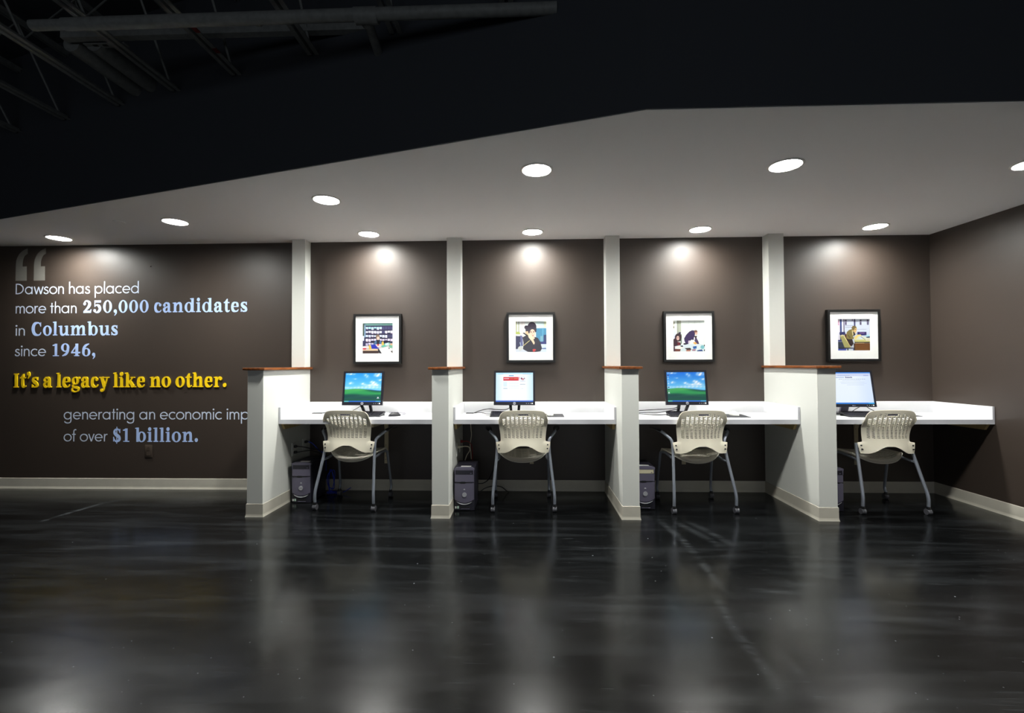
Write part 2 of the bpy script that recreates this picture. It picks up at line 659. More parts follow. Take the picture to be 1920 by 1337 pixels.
ORD = ['first', 'second', 'third', 'fourth', 'fifth']
BLAB = ['round lit downlight near the back wall above the wall lettering, leftmost of all',
        'round lit downlight near the back wall above the picture of shelves',
        'round lit downlight near the back wall above the picture of a woman telephoning',
        'round lit downlight near the back wall above the picture of two people',
        'round lit downlight by the back wall above the picture of a man in an armchair']
FLAB = ['round lit downlight between the lettering light and the first column',
        'round lit downlight in the slanting front row, in front of the first desk',
        'round lit downlight in the front row, in front of the second desk',
        'round lit downlight in the front row, before the third desk',
        'downlight cut off by the right edge of the photo']
for (x, y), lb in zip(BACK_LIGHTS, BLAB):
    downlight(x, y, lb, 'recessed lights along the back wall')
for (x, y), lb in zip(FRONT_LIGHTS, FLAB):
    downlight(x, y, lb, 'recessed lights along the ceiling edge')
t = obj('sprinkler_cover', add_cyl(NB(), (-3.44, 3.741, HC - .003), 0.042, 0.005, seg=28), M_CEIL)
tag(t, 'small flat round cover plate in the white ceiling left of the column', 'sprinkler cover')
bm = NB()
add_cyl(bm, (-3.768, YB - .0015, 2.222), 0.009, 0.002, 'Y')
add_cyl(bm, (-3.768, YB - .003, 2.222), 0.005, 0.003, 'Y')
tag(obj('wall_peg', bm, M_PLATE_BROWN), 'tiny brown painted peg on the wall above the lettering', 'peg')


# ------------------------------------------------------------------ desks
def arm_poly():
    return None


YD = 3.882
ZT, ZB = 0.757, 0.718
ZS = 0.862
DESK_N = ['first', 'second', 'third', 'fourth']
BRX = [-1.375, 0.042, 1.495, 3.108]
DESK_L = ['white laminate wall desk with a mouse and green hill screen, nearest the lettering',
          'white laminate wall desk under the picture of a woman telephoning',
          'white laminate wall desk under the picture of two people',
          'white laminate wall desk against the brown right wall']
for i in range(4):
    xl = HALF[i][1] + .0005
    xr = (HALF[i + 1][0] if i < 3 else XR) - .0005
    t = thing('wall_desk', DESK_L[i], 'desk', ((xl + xr) / 2, YB, 0), 0, 'white wall desks between the half walls')
    cx = (xl + xr) / 2
    f = lambda bm: bm

    def box(x0, y0, z0, x1, y1, z1, bev=0.0):
        return add_box(NB(), x0 - cx, y0 - YB, z0, x1 - cx, y1 - YB, z1, bev, 2)
    obj('worktop', box(xl, YD + .002, ZB, xr, YB - .0005, ZT, 0.0), M_LAM, t, flat=True)
    e = obj('front_edge', box(xl, YD, ZB, xr, YD + .002, ZT - .0006), M_LAM_EDGE_SHADE, t, flat=True)
    e['label'] = 'front edge with its shade painted pale grey'
    obj('backsplash', box(xl + .018, YB - .02, ZT, xr - .018, YB - .0005, ZS, 0.0015), M_LAM, t)
    for sx0, sx1 in ((xl, xl + .018), (xr - .018, xr)):
        s = obj('side_splash', box(sx0, YD, ZT, sx1, YB - .0005, ZS, 0.0015), M_LAM, t)
        obj('edge_strip', box(sx0 + .001, YD - .0012, ZT, sx1 - .001, YD, ZS - .0015), M_LAM_EDGE_SHADE, s, flat=True)  # same painted shade on the splash ends
    # steel wall bracket in the middle
    bx = BRX[i]
    bm = box(bx - .019, YB - .008, 0.262, bx + .019, YB - .0005, ZB)
    add_prism(bm, [(-.008, ZB - .001), (-.44, ZB - .001), (-.44, ZB - .046), (-.03, ZB - .060), (-.008, ZB - .12)],
              lambda a, b, d: (bx - cx + d, a, b), -.018, .018)
    br = obj('wall_bracket', bm, M_BRACKET, t)
    br['label'] = 'beige steel bracket screwed to the wall'
    for zz in (0.30, 0.335, 0.44, 0.60, 0.66):
        obj('screw', add_cyl(NB(), (bx - cx - .006, -.0085, zz), .0035, .002, 'Y', 10), M_HOLE, br)
    # plywood cleats at both ends
    for sgn, xx in ((1, xl), (-1, xr)):
        bm = NB()
        add_prism(bm, [(-.01, ZB), (-.475, ZB), (-.50, ZB - .02), (-.475, ZB - .052), (-.01, ZB - .052)] if False else
                  [(-.008, ZB), (-.54, ZB), (-.505, ZB - .054), (-.008, ZB - .054)],
                  lambda a, b, d: (xx - cx + sgn * d, a, b), .001, .022)
        c_ = obj('plywood_cleat', bm, M_TAN, t)
        c_['label'] = 'tan plywood support cleat'

# ------------------------------------------------------------------ chairs


def smoothstep(a, b, x):
    t = max(0.0, min(1.0, (x - a) / (b - a)))
    return t * t * (3 - 2 * t)


def chair_back_bm():
    NC = 10
    zone = 0.86
    pitch = 2 * zone / NC
    us, kind = [-0.995, -0.965, -0.91], [None, None]
    kind = []
    cols = []
    u = -zone
    lines = [-0.995, -0.96, -0.91]
    meta = ['m', 'm', 'm']           # meta[k] describes the strip from line k to k+1
    for c in range(NC):
        lines.append(u + pitch * 0.17)
        meta.append((c, 0))
        for k in range(1, 7):
            lines.append(u + pitch * (0.17 + 0.66 * k / 6))
            meta.append((c, k) if k < 6 else 'm')
        u += pitch
    lines += [0.91, 0.96, 0.995]
    meta += ['m', 'm', 'm']
    Z0, NR, PR, HS = 0.603, 17, 0.0126, 0.0060
    rows = [('b', k) for k in range(6)]      # bottom zone rows 0..5 (0 = bottom edge)
    zs = []

    def zbot(s):
        a = abs(s)
        return 0.537 - 0.061 * smoothstep(0.10, 0.90, a)
    levels = []
    for k, fr in enumerate((0.0, 0.35, 0.7)):
        levels.append(('arch', fr))
    levels += [('z', 0.5605), ('z', 0.566), ('z', 0.578), ('z', 0.592)]
    for r in range(NR):
        levels.append(('s', Z0 + r * PR, r))
        levels.append(('s', Z0 + r * PR + HS, r))
    levels += [('z', 0.822), ('z', 0.832), ('z', 0.841)]

    def halfw(z):
        if z < 0.5605:
            return 0.213 + (0.232 - 0.213) * (z - 0.476) / 0.0845
        if z < 0.578:
            return 0.232 - (0.232 - 0.189) * smoothstep(0.5595, 0.5675, z)
        return 0.189 + 0.020 * smoothstep(0.578, 0.78, z)

    def pt(s, lv, wave):
        if lv[0] == 'arch':
            zb = zbot(s)
            z = zb + (0.556 - zb) * lv[1]
        else:
            z = lv[1]
            if lv[0] == 's':
                z += wave
        w = halfw(z)
        zz = z
        if z > 0.70:
            T = 0.70 + 0.141 * max(0.12, (1 - abs(s) ** 9)) ** (1 / 3.0) - 0.012 * s * s
            zz = 0.70 + (z - 0.70) / 0.141 * (T - 0.70)
        wi = 0.189 + 0.020 * smoothstep(0.578, 0.78, z)
        a_ = abs(s)
        x = math.copysign(wi * a_ + (w - wi) * smoothstep(0.89, 0.97, a_), s)
        tt = (z - 0.476) / 0.365
        # belly: the lower edge comes towards the back, the lumbar goes forward, the top leans back again
        yc = 0.046 + 0.048 * smoothstep(-0.05, 0.62, tt) - 0.070 * smoothstep(0.22, 1.1, tt)
        wrap = 0.058 - 0.028 * tt
        y = yc + wrap * a_ ** 2.2
        return (x, y, zz)

    bm = NB()
    grid = []
    for lv in levels:
        row = []
        for i, s in enumerate(lines):
            wave = 0.0
            mt = meta[i] if i < len(meta) else 'm'
            prev = meta[i - 1] if i else 'm'
            k = None
            if isinstance(mt, tuple):
                k = mt[1]
            elif isinstance(prev, tuple):
                k = 6
            if k is not None:
                wave = 0.0021 * math.sin(2 * PI * k / 6)
                if lv[0] == 's' and lv[2] >= NR - 2 and abs(s) < 0.22:
                    wave = 0
            row.append(bm.verts.new(pt(s, lv, wave)))
        grid.append(row)
    for j in range(len(levels) - 1):
        a, b = levels[j], levels[j + 1]
        for i in range(len(lines) - 1):
            mt = meta[i]
            sc = (lines[i] + lines[i + 1]) / 2
            # grip opening
            if a[0] == 's' and a[2] >= NR - 2 and not (a[2] == NR - 1 and b[0] == 'z') and abs(sc) < 0.205:
                continue
            if a[0] == 's' and b[0] == 's' and a[2] == b[2] and isinstance(mt, tuple):
                c = mt[0]
                last = NR - 1
                if c in (0, 9) and a[2] > last - 3:
                    pass
                elif a[2] >= last - 1 and c in (4, 5):
                    continue
                elif c in (1, 8) and a[2] == last:
                    pass
                elif c in (3, 4, 5, 6) and a[2] < 2 and c in (4, 5):
                    continue
                else:
                    continue
            bm.faces.new((grid[j][i], grid[j][i + 1], grid[j + 1][i + 1], grid[j + 1][i]))
    bmesh.ops.recalc_face_normals(bm, faces=bm.faces)
    bmesh.ops.solidify(bm, geom=list(bm.faces), thickness=0.0055)
    loose = [v for v in bm.verts if not v.link_faces]
    bmesh.ops.delete(bm, geom=loose, context='VERTS')
    return bm


def chair_seat_bm():
    NU, NV = 28, 44
    bm = NB()
    grid = []
    for j in range(NV + 1):
        t = j / NV
        row = []
        for i in range(NU + 1):
            s = -1 + 2 * i / NU
            # plan outline: rounded at the back, wider at the front
            w = 0.205 + 0.012 * t
            yb = 0.135 - 0.0 * s + 0.075 * abs(s) ** 3
            yf = 0.505 - 0.05 * abs(s) ** 4
            y = yb + (yf - yb) * t
            z = 0.464 - 0.038 * (1 - abs(s) ** 2.2) * (1 - t) ** 1.3 - 0.014 * (1 - s * s)
            z -= 0.03 * smoothstep(0.86, 1.0, t)
            z -= 0.022 * (1 - smoothstep(0.0, 0.10, t)) * (1 - abs(s) ** 4)
            row.append(bm.verts.new((s * w, y, z)))
        grid.append(row)
    for j in range(NV):
        for i in range(NU):
            if 6 <= j <= 38 and j % 4 == 2 and 2 <= i <= 25 and i % 4 != 1:
                continue
            bm.faces.new((grid[j][i], grid[j][i + 1], grid[j + 1][i + 1], grid[j + 1][i]))
    bmesh.ops.recalc_face_normals(bm, faces=bm.faces)
    bmesh.ops.solidify(bm, geom=list(bm.faces), thickness=0.010)
    return bm


def chair_pan_bm():
    NU, NV = 20, 8
    bm = NB()
    grid = []
    for j in range(NV + 1):
        t = j / NV
        row = []
        for i in range(NU + 1):
            s = -1 + 2 * i / NU
            y = 0.150 + 0.07 * abs(s) ** 3 + 0.26 * t
            z = 0.452 - 0.056 * (1 - abs(s) ** 2.0) * (1 - 0.55 * t)
            row.append(bm.verts.new((s * 0.188, y, z)))
        grid.append(row)
    for j in range(NV):
        for i in range(NU):
            bm.faces.new((grid[j][i], grid[j][i + 1], grid[j + 1][i + 1], grid[j + 1][i]))
    bmesh.ops.recalc_face_normals(bm, faces=bm.faces)
    bmesh.ops.solidify(bm, geom=list(bm.faces), thickness=0.012)
    return bm


def make_chair(loc, rz, label):
    t = thing('rolling_chair', label, 'chair', loc, rz, 'cream rolling chairs at the desks')
    bk = obj('backrest', chair_back_bm(), M_SHELL, t, sharp=0.7)
    bk['label'] = 'cream plastic back with rows of wavy slots and a grip hole'
    for s in (-1, 1):
        for z in (0.542, 0.512):
            bm = NB()
            add_cyl(bm, (s * (0.204 + .1 * (z - .512)), (0.0955 if z < .53 else .1035) - .004, z), 0.0058, 0.010, 'Y', 12)
            o = obj('screw', bm, M_HOLE, bk)
    st = obj('seat', chair_seat_bm(), M_SHELL_SEAT, t, sharp=0.7)
    obj('seat_pan', chair_pan_bm(), M_SHELL_SEAT, st, sharp=0.8)
    for s in (-1, 1):
        # rear leg runs from the bent foot up behind the back bracket
        pts = bend_path([(s * .256, .022, .062), (s * .256, .018, .142), (s * .2225, .125, .475), (s * .221, .141, .556)], .05)
        obj('leg', add_tube(NB(), pts, 0.0125, 12), M_TUBE, t)
        pts = bend_path([(s * .246, .452, .062), (s * .247, .470, .10), (s * .233, .40, .430)], .04)
        obj('leg', add_tube(NB(), pts, 0.0115, 12), M_TUBE, t)
        # seat rail joining both legs
        pts = bend_path([(s * .2285, .108, .405), (s * .205, .15, .415), (s * .208, .36, .436), (s * .232, .402, .432)], .03)
        obj('seat_rail', add_tube(NB(), pts, 0.0105, 10), M_TUBE, t)
        # arm
        pts = bend_path([(s * .221, .140, .552), (s * .226, .152, .585), (s * .284, .205, .640), (s * .300, .30, .652)], .03)
        a = obj('armrest', add_tube(NB(), pts, 0.0125, 12), M_TUBE, t)
        bm = NB()
        add_tube(bm, [(s * .286, .215, .645), (s * .292, .235, .651), (s * .300, .30, .656), (s * .311, .385, .655), (s * .313, .400, .652)],
                 [.006, .009, .010, .009, .005], 12, sx=2.8)
        pd = obj('arm_pad', bm, M_CHARCOAL, a)
        pd['label'] = 'black arm pad'
        # casters
        for (cx_, cy_) in ((s * .256, .022), (s * .246, .452)):
            bm = NB()
            add_cyl(bm, (cx_, cy_, .058), .013, .016, 'Z', 14)
            add_box(bm, cx_ - .014, cy_ - .010, .042, cx_ + .014, cy_ + .018, .054, .003)
            c_ = obj('caster', bm, M_CHARCOAL, t)
            for q in (-1, 1):
                bm = NB()
                add_cyl(bm, (cx_ + q * .0088, cy_ + .004, .0235), .0235, .016, 'X', 20)
                bmesh.ops.bevel(bm, geom=[e for e in bm.edges if len(e.link_faces) == 2 and e.calc_face_angle(0) > 1.0],
                                offset=.003, segments=2, affect='EDGES')
                obj('wheel', bm, M_CASTER, c_)
    # cross bar under the seat front
    obj('cross_bar', add_tube(NB(), [(-.206, .36, .430), (.206, .36, .430)], .009, 10), M_TUBE, t)
    return t


ch0 = make_chair((-1.542, 3.801, 0), math.radians(-3.3),
                 'cream plastic rolling chair at the first desk, beside the blue coiled cable')
copy_tree(ch0, (-0.031, 3.793, 0), math.radians(2.0), 'cream plastic rolling chair facing the screen with the red banner')
copy_tree(ch0, (1.449, 3.782, 0), math.radians(3.0), 'cream plastic rolling chair at the third desk, in front of the green hill screen')
copy_tree(ch0, (2.967, 3.794, 0), math.radians(-0.5), 'cream plastic rolling chair without armrests, nearest the right wall',
          skip=('armrest',))


# ------------------------------------------------------------------ colour-mesh prints (photographs and screens)
def colour_mesh(name, faces, m, parent):
    """faces: list of (list of 3D points, linear colour)"""
    me = bpy.data.meshes.new(name)
    V, F, C = [], [], []
    for pts, c in faces:
        b = len(V)
        V += pts
        F.append(list(range(b, b + len(pts))))
        C += list(c) if isinstance(c, list) else [c] * len(pts)
    me.from_pydata([tuple(v) for v in V], [], F)
    at = me.color_attributes.new('print', 'FLOAT_COLOR', 'CORNER')
    k = 0
    for p in me.polygons:
        for li in p.loop_indices:
            at.data[li].color = C[me.loops[li].vertex_index]
    me.materials.append(m)
    o = bpy.data.objects.new(name, me)
    return link(o, parent)


class Art:
    """flat shapes in a unit square (y down), later shapes printed over earlier ones"""

    def __init__(self):
        self.s = []

    def P(self, pts, c):
        self.s.append(([tuple(p) for p in pts], srgb(*c)))

    def R(self, x0, y0, x1, y1, c):
        self.P([(x0, y0), (x1, y0), (x1, y1), (x0, y1)], c)

    def E(self, cx, cy, rx, ry, c, n=16, rot=0.0):
        ca, sa = math.cos(rot), math.sin(rot)
        self.P([(cx + rx * math.cos(2 * PI * k / n) * ca - ry * math.sin(2 * PI * k / n) * sa,
                 cy + rx * math.cos(2 * PI * k / n) * sa + ry * math.sin(2 * PI * k / n) * ca) for k in range(n)], c)

    def L(self, x0, y0, x1, y1, w, c):
        d = math.hypot(x1 - x0, y1 - y0)
        nx, ny = -(y1 - y0) / d * w / 2, (x1 - x0) / d * w / 2
        self.P([(x0 + nx, y0 + ny), (x1 + nx, y1 + ny), (x1 - nx, y1 - ny), (x0 - nx, y0 - ny)], c)

    def faces(self, w, h, y0=0.0, step=0.00006):
        out = []
        for k, (pts, c) in enumerate(self.s):
            out.append(([((min(1, max(0, x)) - .5) * w, y0 - k * step, (.5 - min(1, max(0, y))) * h) for x, y in pts][::-1], c))
        return out


def art_shelves():
    a = Art()
    rnd = random.Random(3)
    a.R(0, 0, 1, 1, (44, 42, 78))
    a.R(0, 0, 1, .085, (140, 192, 186))
    a.R(0, .02, .06, .55, (52, 66, 60))
    for k in range(9):
        a.E(.01 + .05 * rnd.random(), .04 + .05 * k, .014, .02, (92, 112, 96), 8)
    a.R(.055, .03, .095, .47, (128, 158, 188))
    a.R(.0, .42, .05, .58, (205, 208, 222))
    cols = [(176, 220, 232), (222, 222, 240), (206, 216, 236), (216, 204, 232), (198, 190, 222)]
    for r, y in enumerate((.125, .255, .39, .515, .645)):
        for c in range(10):
            x = .105 + c * .09
            if (r == 0 and c > 5) or (r == 1 and c == 6) or (r == 2 and c > 7) or (r == 4 and c > 3):
                a.R(x, y, x + .07, y + .09, (66, 64, 104))
                continue
            hh = .05 + .045 * rnd.random()
            b = cols[r]
            d = rnd.randint(-22, 14)
            a.R(x, y + .015 * rnd.random(), x + .075, y + hh, tuple(max(0, min(255, v + d)) for v in b))
            if rnd.random() > .5:
                a.R(x + .02, y + hh, x + .07, y + hh + .022, (178, 148, 178))
        a.R(.1, y + .105, 1, y + .118, (26, 24, 44))
    a.P([(.36, .7), (.42, .58), (.48, .54), (.56, .54), (.62, .6), (.64, .72), (.5, .74)], (70, 104, 142))
    a.P([(.46, .55), (.57, .55), (.55, .7), (.47, .7)], (24, 22, 36))
    a.E(.505, .465, .068, .075, (116, 96, 80))
    a.E(.515, .495, .045, .062, (226, 182, 164))
    a.E(.50, .415, .06, .035, (120, 100, 84))
    a.P([(0, .76), (.3, .72), (.62, .7), (1, .66), (1, 1), (0, 1)], (188, 182, 184))
    a.P([(.28, .71), (.42, .7), (.56, .84), (.3, .84)], (34, 42, 158))
    a.P([(.42, .70), (.62, .69), (.62, .78), (.5, .8)], (230, 196, 190))
    a.E(.515, .715, .03, .03, (168, 30, 46))
    a.P([(.6, .76), (.76, .66), (.92, .64), (.8, .76), (.66, .8)], (92, 172, 150))
    a.P([(.74, .68), (.86, .64), (.86, .72), (.76, .74)], (190, 226, 226))
    a.P([(.62, .66), (.68, .58), (.71, .7), (.66, .74)], (206, 172, 70))
    a.P([(.19, .76), (.24, .71), (.3, .8), (.29, .89), (.23, .88)], (204, 172, 72))
    a.P([(0, .78), (.2, .77), (.22, .8), (.02, .81)], (236, 236, 238))
    a.P([(0, .82), (.14, .82), (.1, .87), (0, .86)], (196, 54, 72))
    a.P([(0, .88), (.5, .84), (.52, .9), (0, .91)], (214, 184, 152))
    a.R(0, .905, .54, 1, (58, 40, 40))
    a.P([(.5, .86), (.54, .84), (.64, 1), (.56, 1)], (30, 32, 44))
    a.P([(.54, .84), (.82, .78), (.95, .82), (1, .96), (1, 1), (.64, 1)], (226, 224, 220))
    a.P([(.86, .74), (.95, .66), (1, .68), (1, .82), (.9, .82)], (112, 170, 140))
    a.E(.95, .70, .035, .03, (226, 160, 120))
    a.P([(.84, .8), (.9, .82), (.88, .86)], (20, 20, 30))
    a.P([(.92, .92), (1, .9), (1, 1)], (60, 46, 44))
    return a


def art_phone():
    a = Art()
    a.R(0, 0, 1, 1, (214, 220, 218))
    a.R(0, 0, .05, .5, (176, 178, 146))
    a.R(.09, 0, .12, .45, (164, 166, 138))
    a.R(.16, 0, .3, .5, (222, 214, 212))
    a.R(.20, 0, .22, .5, (200, 196, 196))
    a.R(.66, 0, 1, .24, (200, 222, 220))
    a.R(.92, 0, 1, .2, (206, 214, 180))
    a.R(.66, .23, 1, .66, (60, 132, 168))
    a.R(.86, .24, .9, .64, (86, 158, 190))
    a.R(.90, .44, 1, .66, (24, 48, 96))
    a.R(.80, .48, .88, .66, (120, 164, 176))
    a.P([(.76, .66), (1, .66), (1, .74), (.78, .76)], (34, 36, 110))
    a.R(.78, .74, 1, 1, (208, 220, 230))
    a.P([(.84, .87), (.98, .86), (.98, .9), (.86, .9)], (70, 100, 160))
    a.P([(0, .34), (.13, .34), (.16, .42), (0, .42)], (172, 184, 86))
    a.P([(0, .42), (.36, .43), (.36, .47), (0, .46)], (226, 228, 224))
    a.R(0, .48, .16, .9, (40, 38, 76))
    a.P([(.15, .46), (.22, .47), (.24, .8), (.17, .8)], (92, 94, 142))
    a.P([(0, .9), (.3, .86), (.4, 1), (0, 1)], (208, 214, 224))
    dress = (32, 24, 40)
    a.P([(.22, .52), (.34, .46), (.6, .5), (.72, .54), (.8, .68), (.85, .88), (.8, .97), (.62, 1), (.4, .99), (.24, .9), (.26, .7)], dress)
    hair = (40, 26, 46)
    a.E(.53, .18, .145, .155, hair)
    a.E(.56, .26, .12, .12, hair)
    a.E(.35, .2, .065, .065, hair)
    a.E(.40, .27, .08, .11, hair)
    a.P([(.44, .22), (.62, .22), (.68, .34), (.64, .36), (.4, .4)], hair)
    a.P([(.46, .48), (.6, .46), (.62, .56), (.52, .62)], (226, 190, 166))
    a.E(.545, .385, .088, .125, (232, 196, 172))
    a.E(.50, .355, .022, .014, (60, 36, 40))
    a.E(.585, .35, .022, .014, (60, 36, 40))
    a.L(.47, .33, .52, .325, .012, (70, 44, 44))
    a.L(.565, .325, .61, .325, .012, (70, 44, 44))
    a.L(.545, .37, .54, .42, .012, (206, 160, 140))
    a.E(.56, .465, .03, .013, (190, 90, 92))
    a.P([(.42, .26), (.5, .27), (.44, .38)], hair)
    a.P([(.30, .34), (.40, .32), (.43, .42), (.36, .48)], (220, 184, 142))
    a.P([(.23, .38), (.27, .365), (.48, .5), (.44, .54)], (22, 20, 26))
    a.P([(.40, .42), (.46, .40), (.56, .52), (.57, .62), (.50, .62), (.42, .52)], (234, 208, 178))
    a.P([(.48, .58), (.57, .58), (.62, .70), (.59, .76)], (228, 198, 168))
    a.L(.46, .62, .24, .8, .018, (214, 200, 140))
    a.P([(.07, .86), (.14, .8), (.22, .82), (.23, .9), (.14, .96)], (206, 208, 202))
    a.L(.14, .68, .18, .84, .018, (170, 196, 220))
    a.E(.6, .925, .055, .028, (204, 60, 52))
    a.R(.56, .94, .62, .985, (180, 40, 40))
    return a


def art_two():
    a = Art()
    a.R(0, 0, 1, 1, (228, 236, 230))
    a.R(0, 0, .05, .36, (206, 206, 192))
    a.R(.0, .3, .1, .6, (206, 212, 230))
    a.R(.13, 0, .26, .42, (170, 176, 158))
    a.R(.13, 0, .17, .42, (150, 156, 140))
    for x in (.5, .68, .84, .96):
        a.R(x, 0, x + .012, .8, (214, 222, 216))
    a.E(.03, .22, .02, .03, (110, 112, 90), 8)
    a.E(.04, .08, .02, .03, (150, 150, 130), 8)
    a.R(.18, .38, .25, .45, (44, 40, 70))
    a.R(.24, .44, .28, .75, (120, 140, 124))
    navy = (52, 34, 78)
    a.P([(.36, .66), (.35, .58), (.42, .46), (.52, .36), (.60, .32), (.68, .33), (.70, .42), (.68, .52), (.70, .64), (.58, .62),
         (.50, .70), (.48, .78), (.40, .76), (.38, .7)], navy)
    a.P([(.66, .5), (.74, .56), (.8, .68), (.83, .78), (.77, .78), (.68, .66)], (74, 56, 92))
    a.P([(.48, .66), (.53, .64), (.53, .74), (.48, .74)], (214, 198, 214))
    a.E(.725, .375, .05, .055, (126, 86, 70))
    a.E(.735, .42, .042, .055, (222, 176, 158))
    a.E(.72, .355, .05, .04, (120, 82, 62))
    a.P([(.68, .50), (.76, .5), (.74, .57), (.69, .56)], (58, 36, 30))
    a.P([(.66, .55), (.69, .54), (.69, .62), (.65, .64)], (236, 236, 240))
    hair = (46, 22, 34)
    a.E(.17, .53, .105, .115, hair)
    a.P([(.06, .5), (.27, .5), (.25, .66), (.18, .68), (.06, .66)], hair)
    a.P([(0, .62), (.08, .56), (.14, .68), (.24, .72), (.26, .82), (.1, .86), (0, .9)], (56, 26, 40))
    a.P([(.14, .7), (.22, .7), (.22, .82), (.14, .82)], (104, 28, 40))
    a.E(.155, .57, .045, .068, (230, 190, 178))
    a.L(.12, .56, .19, .555, .014, (70, 40, 50))
    a.E(.155, .61, .018, .007, (170, 90, 96), 8)
    a.P([(0, .84), (.2, .8), (.5, .76), (.86, .76), (1, .8), (1, 1), (0, 1)], (206, 218, 222))
    a.P([(.04, .86), (.2, .81), (.34, .86), (.26, .92), (.06, .9)], (232, 228, 222))
    a.P([(.04, .91), (.24, .92), (.22, 1), (.04, 1)], (104, 52, 40))
    a.P([(0, .86), (.06, .82), (.06, 1), (0, 1)], (66, 30, 52))
    a.P([(.33, .73), (.44, .73), (.42, .78), (.33, .78)], (30, 26, 40))
    a.P([(.54, .68), (.66, .64), (.68, .72), (.56, .74)], (240, 240, 240))
    a.P([(.62, .72), (.7, .69), (.76, .75), (.7, .78)], (232, 174, 84))
    a.P([(.22, .82), (.3, .8), (.32, .85), (.26, .85)], (26, 30, 50))
    a.P([(.36, .89), (.54, .88), (.58, .94), (.44, .95)], (44, 26, 24))
    a.P([(.4, .95), (.56, .94), (.54, .99), (.42, 1)], (164, 108, 92))
    a.P([(.62, .84), (.74, .82), (.74, .9), (.64, .92)], (36, 92, 156))
    a.E(.92, .86, .06, .06, (120, 182, 190))
    a.P([(.76, .96), (.9, .93), (.95, 1), (.74, 1)], (30, 66, 122))
    a.P([(.6, .93), (.72, .92), (.7, .98), (.6, .98)], (160, 120, 136))
    a.E(.985, .81, .02, .03, (30, 40, 44), 8)
    a.E(.985, .96, .02, .03, (24, 34, 40), 8)
    return a


def art_man():
    a = Art()
    a.R(0, 0, 1, 1, (198, 206, 222))
    a.R(0, 0, .09, .66, (222, 214, 222))
    a.R(.02, .05, .07, .2, (196, 150, 180))
    a.R(.09, 0, .145, .66, (40, 62, 120))
    a.R(.15, 0, .2, .44, (212, 214, 228))
    a.R(.2, 0, .225, .44, (50, 36, 70))
    for x in (.245, .7, .92):
        a.R(x, .02, x + .055, .19, (78, 72, 104))
        a.R(x + .012, .08, x + .045, .1, (150, 150, 170))
    a.R(.46, 0, .49, .06, (120, 90, 140))
    a.R(.52, 0, .565, .3, (44, 46, 96))
    a.R(.24, .2, .5, .215, (150, 158, 184))
    a.R(.24, .25, .5, .27, (160, 166, 190))
    a.R(.6, .32, .9, .335, (160, 168, 190))
    a.P([(.06, .42), (.24, .4), (.26, .5), (.08, .5)], (38, 42, 92))
    a.P([(.62, .41), (.9, .41), (.9, .52), (.62, .52)], (40, 36, 96))
    a.R(.68, .44, .84, .455, (168, 120, 180))
    a.P([(.0, .45), (.07, .42), (.08, .62), (0, .64)], (210, 208, 222))
    a.R(0, .66, .22, .71, (54, 60, 124))
    a.R(0, .72, .3, .92, (44, 52, 68))
    a.R(0, .93, .56, 1, (60, 72, 150))
    a.P([(.26, .94), (.48, .94), (.48, 1), (.28, 1)], (190, 200, 206))
    a.P([(.3, .94), (.34, .94), (.34, 1), (.3, 1)], (24, 44, 50))
    a.P([(.08, .53), (.16, .49), (.22, .53), (.4, .86), (.4, .91), (.22, .9)], (152, 148, 92))
    a.P([(.08, .53), (.16, .49), (.2, .52), (.14, .55)], (206, 200, 160))
    a.L(.2, .53, .4, .86, .022, (226, 216, 150))
    a.P([(.22, .52), (.27, .46), (.4, .72), (.42, .86), (.38, .84)], (84, 34, 34))
    coat = (118, 106, 58)
    a.P([(.28, .6), (.29, .42), (.36, .35), (.46, .32), (.5, .42), (.48, .58), (.54, .56), (.54, .62), (.44, .64), (.32, .64)], coat)
    a.P([(.28, .6), (.34, .64), (.46, .64), (.5, .78), (.44, .86), (.38, .8)], (40, 30, 34))
    a.L(.32, .5, .4, .6, .03, (84, 74, 40))
    a.P([(.46, .36), (.52, .4), (.56, .5), (.5, .54), (.46, .46)], (40, 32, 28))
    a.P([(.45, .36), (.48, .36), (.5, .5), (.47, .52)], (206, 196, 150))
    a.E(.53, .32, .075, .085, (166, 140, 78))
    a.P([(.5, .3), (.6, .3), (.6, .38), (.55, .44), (.5, .4)], (214, 178, 116))
    a.P([(.44, .28), (.48, .22), (.56, .22), (.6, .27), (.54, .3), (.52, .36), (.46, .34)], (112, 96, 54))
    a.L(.54, .33, .58, .33, .016, (70, 50, 34))
    a.L(.55, .46, .58, .42, .025, (236, 200, 150))
    a.P([(.5, .58), (.72, .54), (.98, .6), (1, .72), (.54, .73)], (208, 210, 190))
    a.P([(.53, .56), (.62, .5), (.72, .49), (.74, .53), (.64, .55), (.58, .64), (.53, .64)], (226, 204, 120))
    a.P([(.66, .58), (.76, .56), (.8, .62), (.68, .64)], (198, 214, 230))
    a.P([(.84, .52), (.98, .5), (1, .54), (1, .56), (.86, .56)], (166, 206, 220))
    a.P([(.88, .57), (1, .55), (1, .6), (.9, .6)], (28, 54, 90))
    a.L(.72, .56, .86, .66, .012, (60, 50, 44))
    a.P([(.52, .66), (1, .66), (1, .73), (.53, .73)], (190, 186, 112))
    a.P([(.86, .66), (1, .62), (1, .7), (.88, .7)], (206, 196, 170))
    a.R(.53, .725, 1, .76, (52, 42, 34))
    a.R(.56, .755, .83, .772, (206, 186, 150))
    a.R(.53, .77, 1, 1, (104, 64, 26))
    a.P([(.5, .78), (.54, .76), (.54, 1), (.5, 1)], (58, 36, 20))
    a.R(.0, .905, .53, .925, (20, 24, 30))
    return a


